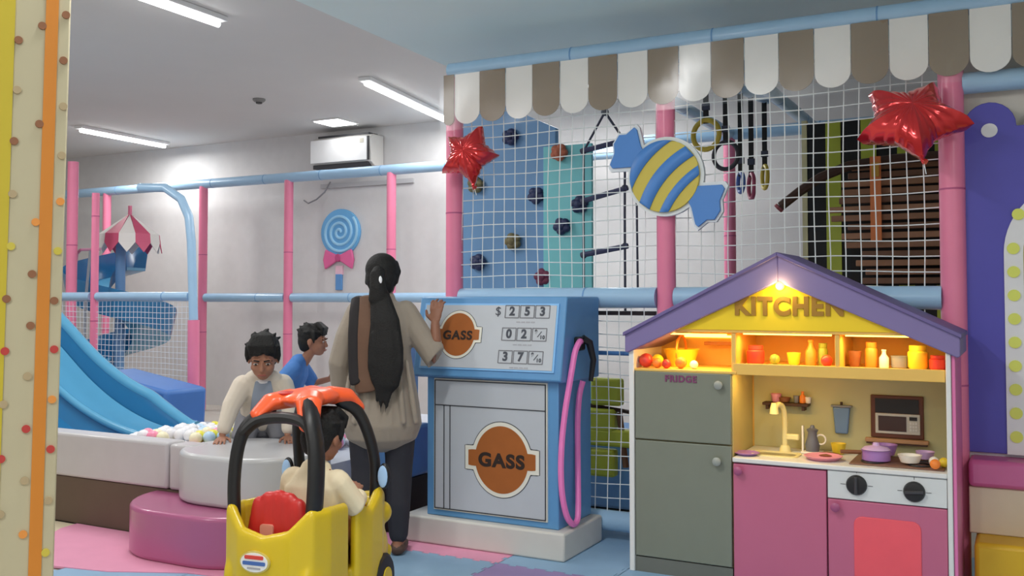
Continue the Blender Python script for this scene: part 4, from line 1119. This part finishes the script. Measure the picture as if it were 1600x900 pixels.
# ---------------------------------------------------------------- woman at the pump, seen from behind
wm = thing('person', 'woman with a long black ponytail in a beige tunic holding the gas pump', 'person', (0, 0, 0))
hr = Matrix.Rotation(R(-6), 3, 'Z') @ Matrix.Rotation(R(-4), 3, 'X')
hc = (0, .02, 1.405)
mb = MB(); head_solid(mb, hc, hr, 1.0)
mb.cap([(0, .0, 1.22), (0, .005, 1.29), (0, .012, 1.35)], [.055, .048, .046], 12)
mb.cap([(0, 0, .80), (0, -.005, .9), (0, -.01, 1.0), (0, 0, 1.12), (0, 0, 1.22)], [(.10, .15), (.095, .135), (.085, .12), (.095, .145), (.07, .15)], 16, 1, (0, 1, 0))
for q in (-1, 1):
    mb.cap([(q*.085, 0, .80), (q*.088, .012, .62), (q*.085, .015, .43), (q*.085, -.012, .25), (q*.085, -.01, .08)], [.088, .075, .056, .052, .036], 12)
    mb.cap([(q*.085, -.035, .035), (q*.09, .05, .035), (q*.095, .13, .025)], [.033, .034, .022], 10)
mb.cap([(-.13, 0, 1.225), (-.178, -.02, 1.10), (-.215, -.02, .975), (-.215, .03, .86), (-.205, .09, .755)], [.05, .043, .037, .034, .025], 10)
hand_solid(mb, (-.204, .093, .75), (.1, .35, -1), (-1, 0, 0), (.3, 1, 0), .95, .5)
RH = (.272, -.022, 1.165)
mb.cap([(.12, 0, 1.225), (.205, -.022, 1.09), (.275, -.05, .985), (.276, -.04, 1.08), RH], [.045, .036, .026, .030, .024], 10)
hand_solid(mb, (.272, -.020, 1.17), (.08, .18, 1), (-.3, -1, .1), (-1, .2, .1), .95, .85)
fuse('body', mb, .0055, skin_d, wm, 2)
kur = M('tunic_beige', (136, 126, 114), .85, var=.12, scale=5, bump=.25, bscale=26, sheen=.2)
mb = MB()
mb.cap([(0, .0, 1.285), (0, 0, 1.25), (0, 0, 1.17), (0, -.005, 1.02), (0, 0, .87), (0, .0, .76), (0, 0, .655)],
       [(.062, .07), (.085, .138), (.112, .158), (.108, .148), (.126, .172), (.138, .192), (.145, .205)], 24, 1, (0, 1, 0))
mb.cap([(-.125, 0, 1.225), (-.178, -.02, 1.10), (-.215, -.025, .97), (-.215, .025, .86)], [.062, .06, .056, .05], 12)
mb.cap([(.12, 0, 1.225), (.205, -.022, 1.09), (.275, -.052, .985), (.276, -.045, 1.04)], [.062, .062, .058, .044], 12)
for k in range(7):   # long folds
    a = -.17 + .056*k
    mb.cap([(a*.8, -.10, .98), (a, -.128, .78), (a*1.1, -.130+.3*a*a, .68)], [.012, .016, .014], 6)
tun = fuse('tunic', mb, .008, kur, wm, 2)
mb = MB()
trs = M('trousers_black', (38, 38, 46), .8, var=.15)
mb.cap([(0, 0, .84), (0, 0, .74)], [(.105, .155), (.11, .165)], 16, 1, (0, 1, 0))
for q in (-1, 1):
    mb.cap([(q*.085, 0, .78), (q*.09, .012, .62), (q*.088, .012, .43), (q*.088, -.012, .25), (q*.088, -.008, .10)], [.098, .085, .07, .062, .05], 12)
fuse('trousers', mb, .009, trs, wm, 2)
for q in (-1, 1):
    mb = MB(); mb.cap([(q*.085, -.04, .03), (q*.09, .05, .028), (q*.096, .135, .024)], [(.03, .04), (.03, .044), (.022, .034)], 10)
    mb.build('shoe', M('shoe_brown', (72, 52, 44), .6), wm)
# hair with ponytail
mb = MB(); c = Vector(hc)
def HP(x, y, z): return c + hr @ Vector((x, y, z))
for p, r in (((0, -.024, .036), (.086, .10, .088)), ((0, -.055, -.01), (.076, .064, .085)), ((0, -.04, -.05), (.066, .05, .05))):
    mb.ell(HP(*p), r, hr, 18, 12)
for q in (-1, 1): mb.cap([HP(q*.05, .055, .075), HP(q*.078, .01, .03), HP(q*.07, -.04, -.03)], [.022, .016, .016], 8)
fuse('hair', mb, .007, hair_m, wm, 1)
mb = MB()
mb.cap([HP(0, -.095, .03), HP(0, -.145, .0), HP(.006, -.15, -.06), HP(.012, -.14, -.12)], [(.03, .03), (.032, .036), (.034, .042), (.038, .055)], 12, 1, (0, 1, 0))
mb.cap([HP(.012, -.13, -.10), (.03, -.165, 1.18), (.035, -.175, 1.05), (.035, -.175, .95), (.035, -.175, .87), (.02, -.165, .80)],
       [(.03, .05), (.036, .074), (.04, .09), (.038, .09), (.03, .068), (.015, .02)], 14, 1, (0, 1, 0))
rg = random.Random(9)
for k in range(18):
    a = -.062 + .124*k/17
    L = .12*(1-(a/.062)**2) + rg.uniform(-.02, .03)
    mb.cap([(.035+a, -.19, 1.12), (.035+a*1.2, -.195, .98), (.035+a*1.0, -.185, .90-L*.35), (.035+a*.55+rg.uniform(-.012, .012)-.012, -.175, .86-L)], [.012, .014, .012, .003], 6)
fuse('ponytail', mb, .006, hair_m, wm, 1)
MB().ell(HP(.02, -.165, -.035), (.012, .012, .028), hr, 10, 8).build('hair_clip', M('clip_white', (214, 216, 220), .3), wm)
# brown scarf over the left shoulder
scf = M('scarf_brown', (92, 66, 50), .75, var=.2, scale=8, bump=.2, bscale=30)
def band(xc, w, yo, z1, name, mat):
    path = [(xc+.01, .11, 1.13), (xc+.005, .085, 1.24), (xc, .03, 1.292), (xc, -.04, 1.285), (xc-.002, -.10, 1.23), (xc-.004, -.13, 1.12), (xc-.002, -.135, 1.0), (xc+.004, -.15, .9), (xc+.012, -.155, z1)]
    mb = MB(); mb.cap([(p[0], p[1]-(yo if p[1] < .0 else -yo), p[2]+(yo if abs(p[1]) < .06 else 0)) for p in path], [(.011, w)]*len(path), 12, 1, (0, 1, 0))
    return mb.build(name, mat, wm)
band(-.075, .052, .012, .84, 'scarf', scf)
band(-.125, .028, .008, .88, 'scarf_edge', M('scarf_black', (30, 26, 28), .8))
wm.location = (-2.905, 4.045, 0); wm.rotation_euler = (0, 0, R(30))

# ---------------------------------------------------------------- boy leaning on the white step
b1 = thing('person', 'boy in a cream long-sleeved shirt leaning with both hands on the white step', 'person', (0, 0, 0))
hr = Matrix.Rotation(R(-6), 3, 'Z') @ Matrix.Rotation(R(-20), 3, 'X')
hc = (0, .28, .965); hs = 1.06
mb = MB(); head_solid(mb, hc, hr, hs)
mb.cap([(0, .17, .82), (0, .215, .88), (0, .25, .92)], [.042, .038, .036], 12)
mb.cap([(0, 0, .60), (0, .06, .69), (0, .14, .79), (0, .17, .82)], [(.07, .095), (.07, .10), (.07, .105), (.045, .075)], 14, 1, (0, 1, 0))
for q in (-1, 1):
    mb.cap([(q*.07, 0, .60), (q*.10, .10, .50), (q*.085, .01, .40), (q*.08, -.03, .36)], [.07, .058, .045, .035], 10)
RHW = (.215, .255, .545); LHW = (-.135, .33, .545)
mb.cap([(.11, .16, .80), (.172, .20, .69), RHW], [.036, .034, .021], 10)
mb.cap([(-.11, .16, .80), (-.152, .238, .68), LHW], [.036, .034, .021], 10)
hand_solid(mb, (RHW[0], RHW[1]+.01, .528), (.15, 1, -.12), (0, 0, 1), (-1, 0, 0), .82, .22)
hand_solid(mb, (LHW[0], LHW[1]+.01, .528), (-.1, 1, -.12), (0, 0, 1), (1, 0, 0), .82, .22)
fuse('body', mb, .0045, skin_m, b1, 2)
head_face(b1, hc, hr, hs)
short_hair(b1, hc, hr, hs*1.05)
shirt = M('shirt_cream', (196, 186, 172), .85, var=.08, bump=.2, bscale=30)
mb = MB()
mb.cap([(0, 0, .58), (0, .06, .69), (0, .135, .79), (0, .178, .835)], [(.092, .125), (.09, .128), (.09, .14), (.065, .112)], 18, 1, (0, 1, 0))
mb.cap([(.11, .16, .80), (.172, .20, .69), (.207, .247, .575)], [.062, .052, .040], 12)
mb.cap([(-.11, .16, .80), (-.152, .238, .68), (-.138, .322, .575)], [.062, .052, .040], 12)
fuse('shirt', mb, .007, shirt, b1, 2)
MB().torus((0, .195, .853), .052, .012, (0, .55, .8), 24, 8).build('collar', M('collar_white', (206, 206, 208), .8), b1)
mb = MB(); mb.cap([(0, .235, .825), (0, .212, .75), (0, .16, .66)], [(.012, .045), (.012, .06), (.012, .07)], 14, 1, (0, 1, 0))
mb.build('inner_shirt', M('inner_grey_blue', (132, 142, 158), .85), b1)
mb = MB()
mb.cap([(0, 0, .61), (0, -.01, .55)], [(.088, .115), (.088, .115)], 14, 1, (0, 1, 0))
for q in (-1, 1): mb.cap([(q*.07, 0, .60), (q*.105, .10, .50), (q*.09, .01, .40), (q*.08, -.03, .375)], [.08, .07, .056, .05], 10)
fuse('trousers', mb, .008, M('trousers_grey', (112, 112, 118), .85), b1, 2)
b1.location = (-3.95, 4.31, 0); b1.rotation_euler = (0, 0, R(223))

# ---------------------------------------------------------------- boy in blue running to the right
b2 = thing('person', 'boy in a blue T-shirt running past behind the boy in cream', 'person', (0, 0, 0))
hr = Matrix.Rotation(R(0), 3, 'Z') @ Matrix.Rotation(R(-4), 3, 'X')
hc = (0, .07, 1.01); hs = .92
mb = MB(); head_solid(mb, hc, hr, hs)
mb.cap([(0, -.02, .84), (0, .02, .89), (0, .05, .94)], [.042, .036, .035], 12)
mb.cap([(0, -.13, .60), (0, -.09, .70), (0, -.05, .80), (0, -.03, .85)], [(.066, .09), (.066, .095), (.064, .10), (.042, .065)], 14, 1, (0, 1, 0))
mb.cap([(.07, -.13, .6), (.075, .02, .50), (.07, -.02, .38)], [.068, .054, .036], 10)
mb.cap([(-.07, -.13, .6), (-.07, -.12, .48), (-.07, -.20, .40)], [.068, .054, .036], 10)
mb.cap([(.115, -.04, .82), (.16, -.13, .71), (.14, -.02, .665), (.12, .07, .67)], [.033, .03, .028, .02], 10)
mb.cap([(-.115, -.04, .82), (-.15, .03, .71), (-.12, .14, .74)], [.033, .03, .02], 10)
hand_solid(mb, (.12, .072, .67), (-.1, 1, .1), (1, 0, .2), (0, .2, 1), .75, .8)
hand_solid(mb, (-.12, .142, .74), (.1, 1, .2), (-1, 0, .2), (0, .2, 1), .75, .8)
fuse('body', mb, .0045, skin_m, b2, 2)
head_face(b2, hc, hr, hs)
short_hair(b2, hc, hr, hs*1.03)
mb = MB()
mb.cap([(0, -.135, .60), (0, -.09, .70), (0, -.052, .80), (0, -.028, .862)], [(.085, .11), (.085, .115), (.086, .13), (.06, .105)], 16, 1, (0, 1, 0))
mb.cap([(.10, -.04, .815), (.155, -.118, .735)], [.06, .052], 12)
mb.cap([(-.10, -.04, .815), (-.142, .01, .735)], [.06, .052], 12)
fuse('t_shirt', mb, .007, M('tshirt_blue', (64, 112, 174), .8, var=.1, bump=.15, bscale=30), b2, 2)
mb = MB()
mb.cap([(0, -.13, .62), (0, -.13, .56)], [(.08, .105), (.08, .105)], 14, 1, (0, 1, 0))
mb.cap([(.07, -.13, .6), (.078, .02, .50), (.07, -.01, .42)], [.078, .066, .052], 10)
mb.cap([(-.07, -.13, .6), (-.072, -.12, .48), (-.07, -.18, .42)], [.078, .066, .052], 10)
fuse('shorts', mb, .008, M('shorts_dark', (40, 38, 44), .85), b2, 2)
b2.location = (-4.29, 5.07, 0); b2.rotation_euler = (0, 0, R(-66))

# ================================================================== TOY CAR (built at the origin, nose towards +Y)
car = thing('ride_on_car', 'yellow ride-on toy car with orange roof and black roof pillars', 'toy car', (0, 0, 0))
def arc_wall(mb, pts, z0, zt, r):
    for (a, za), (b, zb) in zip(zip(pts, zt), zip(pts[1:], zt[1:])):
        n = 6
        for k in range(n+1):
            t = k/n; x = a[0]+(b[0]-a[0])*t; y = a[1]+(b[1]-a[1])*t; z = za+(zb-za)*t
            mb.cap([(x, y, z0), (x, y, z)], [r, r], 8)
mb = MB()
mb.box(-.22, .22, -.38, .36, .12, .20)
# rear wall and right and left rear quarters, top edge dips in the middle
rear = [(-.235, -.10), (-.24, -.26), (-.215, -.36), (-.13, -.40), (0, -.415), (.13, -.40), (.215, -.36), (.24, -.26), (.235, -.10)]
topz = [.46, .47, .475, .40, .375, .40, .475, .47, .46]
arc_wall(mb, rear, .13, topz, .027)
# front fenders and bonnet
fr_p = [(.235, .03), (.245, .14), (.24, .26), (.20, .36), (.08, .40), (-.08, .40), (-.20, .36), (-.24, .26), (-.245, .14), (-.235, .03)]
fr_z = [.44, .40, .47, .44, .42, .42, .44, .47, .40, .44]
arc_wall(mb, fr_p, .13, fr_z, .028)
mb.box(-.19, .19, .22, .38, .30, .43)
for q in (-1, 1):
    mb.ell((q*.19, .40, .36), (.055, .06, .05), None, 14, 10)
    mb.ell((q*.20, .27, .22), (.06, .15, .13), None, 14, 10)
    mb.ell((q*.205, -.27, .22), (.055, .15, .13), None, 14, 10)
mb.cap([(-.2, .43, .19), (0, .455, .19), (.2, .43, .19)], [.035]*3, 10)
fuse('body_shell', mb, .0095, car_yellow, car, 4)
for q in (-1, 1):
    for y in (-.27, .29):
        w = MB().lathe([(.05, -.035), (.092, -.032), (.105, -.02), (.105, .02), (.092, .032), (.05, .035)], (q*.245, y, .105), 20, 'x').build('wheel', black_m, car)
        MB().lathe([(.048, -.04), (.05, 0), (.048, .04)], (q*.245, y, .105), 14, 'x').build('hub_cap', car_yellow, w)
seat = MB(); seat.box(-.15, .15, -.24, .12, .22, .27); seat.build('seat_base', car_red, car, .02)
mb = MB()
for u in (-.12, -.06, 0, .06, .12):
    mb.cap([(u, -.27, .26), (u, -.285, .38), (u*.8, -.29, .52-.35*abs(u)*abs(u)*6)], [(.04, .05), (.045, .055), (.035, .05)], 12, 1, (0, 1, 0))
fuse('seat_back', mb, .009, car_red, car, 6)
MB().prism([(a, b) for a, b in rrect(-.075, -.005, .385, .425, .012)], -.338, -.31).build('seat_logo', M('seat_mark', (196, 128, 110), .5), car)
# dashboard and steering wheel
MB().box(-.19, .19, .17, .24, .36, .44).build('dashboard', car_red, car, .02)
sw = MB().torus((0, .10, .50), .075, .012, (0, -.85, .55), 24, 8).build('steering_wheel', black_m, car)
MB().tube([(0, .10, .50), (0, .19, .43)], .014, 8).build('steering_column', black_m, car)
MB().tube([(-.07, .10, .50), (.07, .10, .50)], .01, 6).build('wheel_spoke', black_m, sw)
# pillars
def pillar(pts, rr): MB().cap(smoothpath(pts, 4), [rr[0]]*0 or [rr]*(4*(len(pts)-1)+1), 12, 1, (0, 1, 0)).build('roof_pillar', black_m, car)
pillar([(.195, -.315, .40), (.212, -.318, .58), (.205, -.305, .72), (.17, -.28, .81), (.11, -.2, .87)], (.052, .036))
pillar([(-.215, -.335, .42), (-.225, -.33, .58), (-.215, -.31, .72), (-.18, -.28, .80), (-.11, -.2, .86)], (.032, .03))
pillar([(.215, .27, .42), (.225, .25, .60), (.205, .20, .74), (.16, .16, .83), (.1, .1, .87)], (.03, .028))
pillar([(-.215, .27, .42), (-.225, .25, .60), (-.205, .20, .74), (-.16, .16, .83), (-.1, .1, .87)], (.03, .028))
MB().cap(smoothpath([(-.20, -.30, .765), (-.13, -.275, .815), (0, -.265, .83), (.12, -.275, .815), (.19, -.30, .765)]), [(.034, .024)]*17, 10, 1, (0, 1, 0)).build('rear_arch', black_m, car)
# roof
mb = MB()
mb.ell((0, -.02, .892), (.135, .21, .040), None, 24, 12)
for (x, y, z) in ((.145, -.27, .80), (-.15, -.27, .835), (.155, .21, .835), (-.15, .21, .835)):
    mb.cap([(x*.35, y*.4, .892), (x*.75, y*.78, .882), (x, y, z)], [(.04, .075), (.036, .064), (.024, .05)], 12, 1, (0, 0, 1))
fuse('roof', mb, .0085, car_roof, car, 4)
MB().prism(rrect(-.02, .03, .0, .05, .008), .922, .93, 'z').build('roof_sticker', M('sticker_pink', (226, 120, 160), .4), car)
MB().lathe([(.018, -.004), (.05, .0), (.052, .006), (.03, .012), (.001, .013)], (-.05, -.15, .912), 16).build('roof_inset', car_red, car)
# side mirrors
for q in (-1, 1):
    mr = MB(); mr.ell((q*.285, .24, .545), (.034, .022, .055), None, 14, 10); mr = mr.build('mirror_housing', black_m, car)
    MB().ell((q*.285, .221, .545), (.028, .006, .047), None, 14, 8).build('mirror_glass', M('mirror_blue', (150, 184, 220), .15, coat=.6), mr)
    MB().tube([(q*.22, .255, .52), (q*.27, .245, .53)], .013, 8).build('mirror_arm', black_m, mr)
# rear oval sticker
def on_rear(u, z, o): return (u, -.445-o, z)
def rear_disc(rx, rz, z, y0, y1, n=24, cx=-.03): return MB().prism(circ(cx, z, rx, rz, n), y0, y1)
rear_disc(.080, .042, .305, -.447, -.436).build('maker_badge', M('badge_tan', (190, 172, 90), .5), car)
bd = rear_disc(.072, .036, .305, -.450, -.440).build('maker_badge_field', M('badge_white', (214, 214, 212), .4), car)
MB().prism(rrect(-.08, .02, .317, .331, .005), -.4525, -.448).build('badge_red_bar', M('badge_red', (196, 60, 50), .4), car)
MB().prism(rrect(-.09, .03, .295, .309, .005), -.4525, -.448).build('badge_blue_bar', M('badge_blue', (60, 96, 160), .4), car)
MB().prism(rrect(-.065, .005, .280, .287, .002), -.4525, -.448).build('badge_grey_bar', M('badge_grey', (150, 150, 156), .4), car)
CARX = (-2.60, 3.13, 0); CARR = R(9)
car.location = CARX; car.rotation_euler = (0, 0, CARR); car.scale = (.82, .82, 1.0)

# ---------------------------------------------------------------- child driving the toy car
b3 = thing('person', 'small child in a cream shirt sitting in the yellow toy car', 'person', (0, 0, 0))
hr = Matrix.Rotation(R(-6), 3, 'Z') @ Matrix.Rotation(R(-10), 3, 'X')
hc = (.01, -.045, .725); hs = .90
mb = MB(); head_solid(mb, hc, hr, hs)
mb.cap([(0, -.09, .57), (0, -.075, .62), (0, -.06, .66)], [.042, .038, .036], 12)
mb.cap([(0, -.11, .33), (0, -.12, .43), (0, -.11, .53), (0, -.09, .58)], [(.075, .095), (.072, .095), (.07, .10), (.045, .085)], 14, 1, (0, 1, 0))
for q in (-1, 1):
    mb.cap([(q*.06, -.10, .33), (q*.075, .08, .34), (q*.075, .16, .24), (q*.075, .20, .22)], [.055, .045, .034, .028], 10)
    mb.cap([(q*.105, -.09, .555), (q*.15, -.03, .45), (q*.10, .075, .485)], [.038, .032, .02], 10)
    hand_solid(mb, (q*.098, .078, .488), (-q*.35, .8, .25), (q*.5, 0, 1), (-q*1, .2, .2), .72, .9)
fuse('body', mb, .0045, skin_m, b3, 2)
head_face(b3, hc, hr, hs)
short_hair(b3, hc, hr, hs*1.06)
mb = MB()
mb.cap([(0, -.11, .31), (0, -.12, .43), (0, -.11, .53), (0, -.088, .595)], [(.095, .12), (.09, .118), (.085, .122), (.055, .07)], 16, 1, (0, 1, 0))
for q in (-1, 1): mb.cap([(q*.10, -.09, .553), (q*.152, -.035, .455), (q*.13, .03, .47)], [.055, .05, .04], 12)
fuse('shirt', mb, .007, M('shirt_pale_cream', (212, 198, 168), .85, var=.1, bump=.2, bscale=30), b3, 2)
mb = MB()
for q in (-1, 1): mb.cap([(q*.05, -.10, .325), (q*.075, .08, .34), (q*.075, .15, .255)], [.068, .056, .045], 10)
fuse('trousers', mb, .008, M('trousers_tan', (168, 120, 70), .85), b3, 2)
b3.location = (CARX[0]+.03, CARX[1]+.06, 0); b3.rotation_euler = (0, 0, CARR)
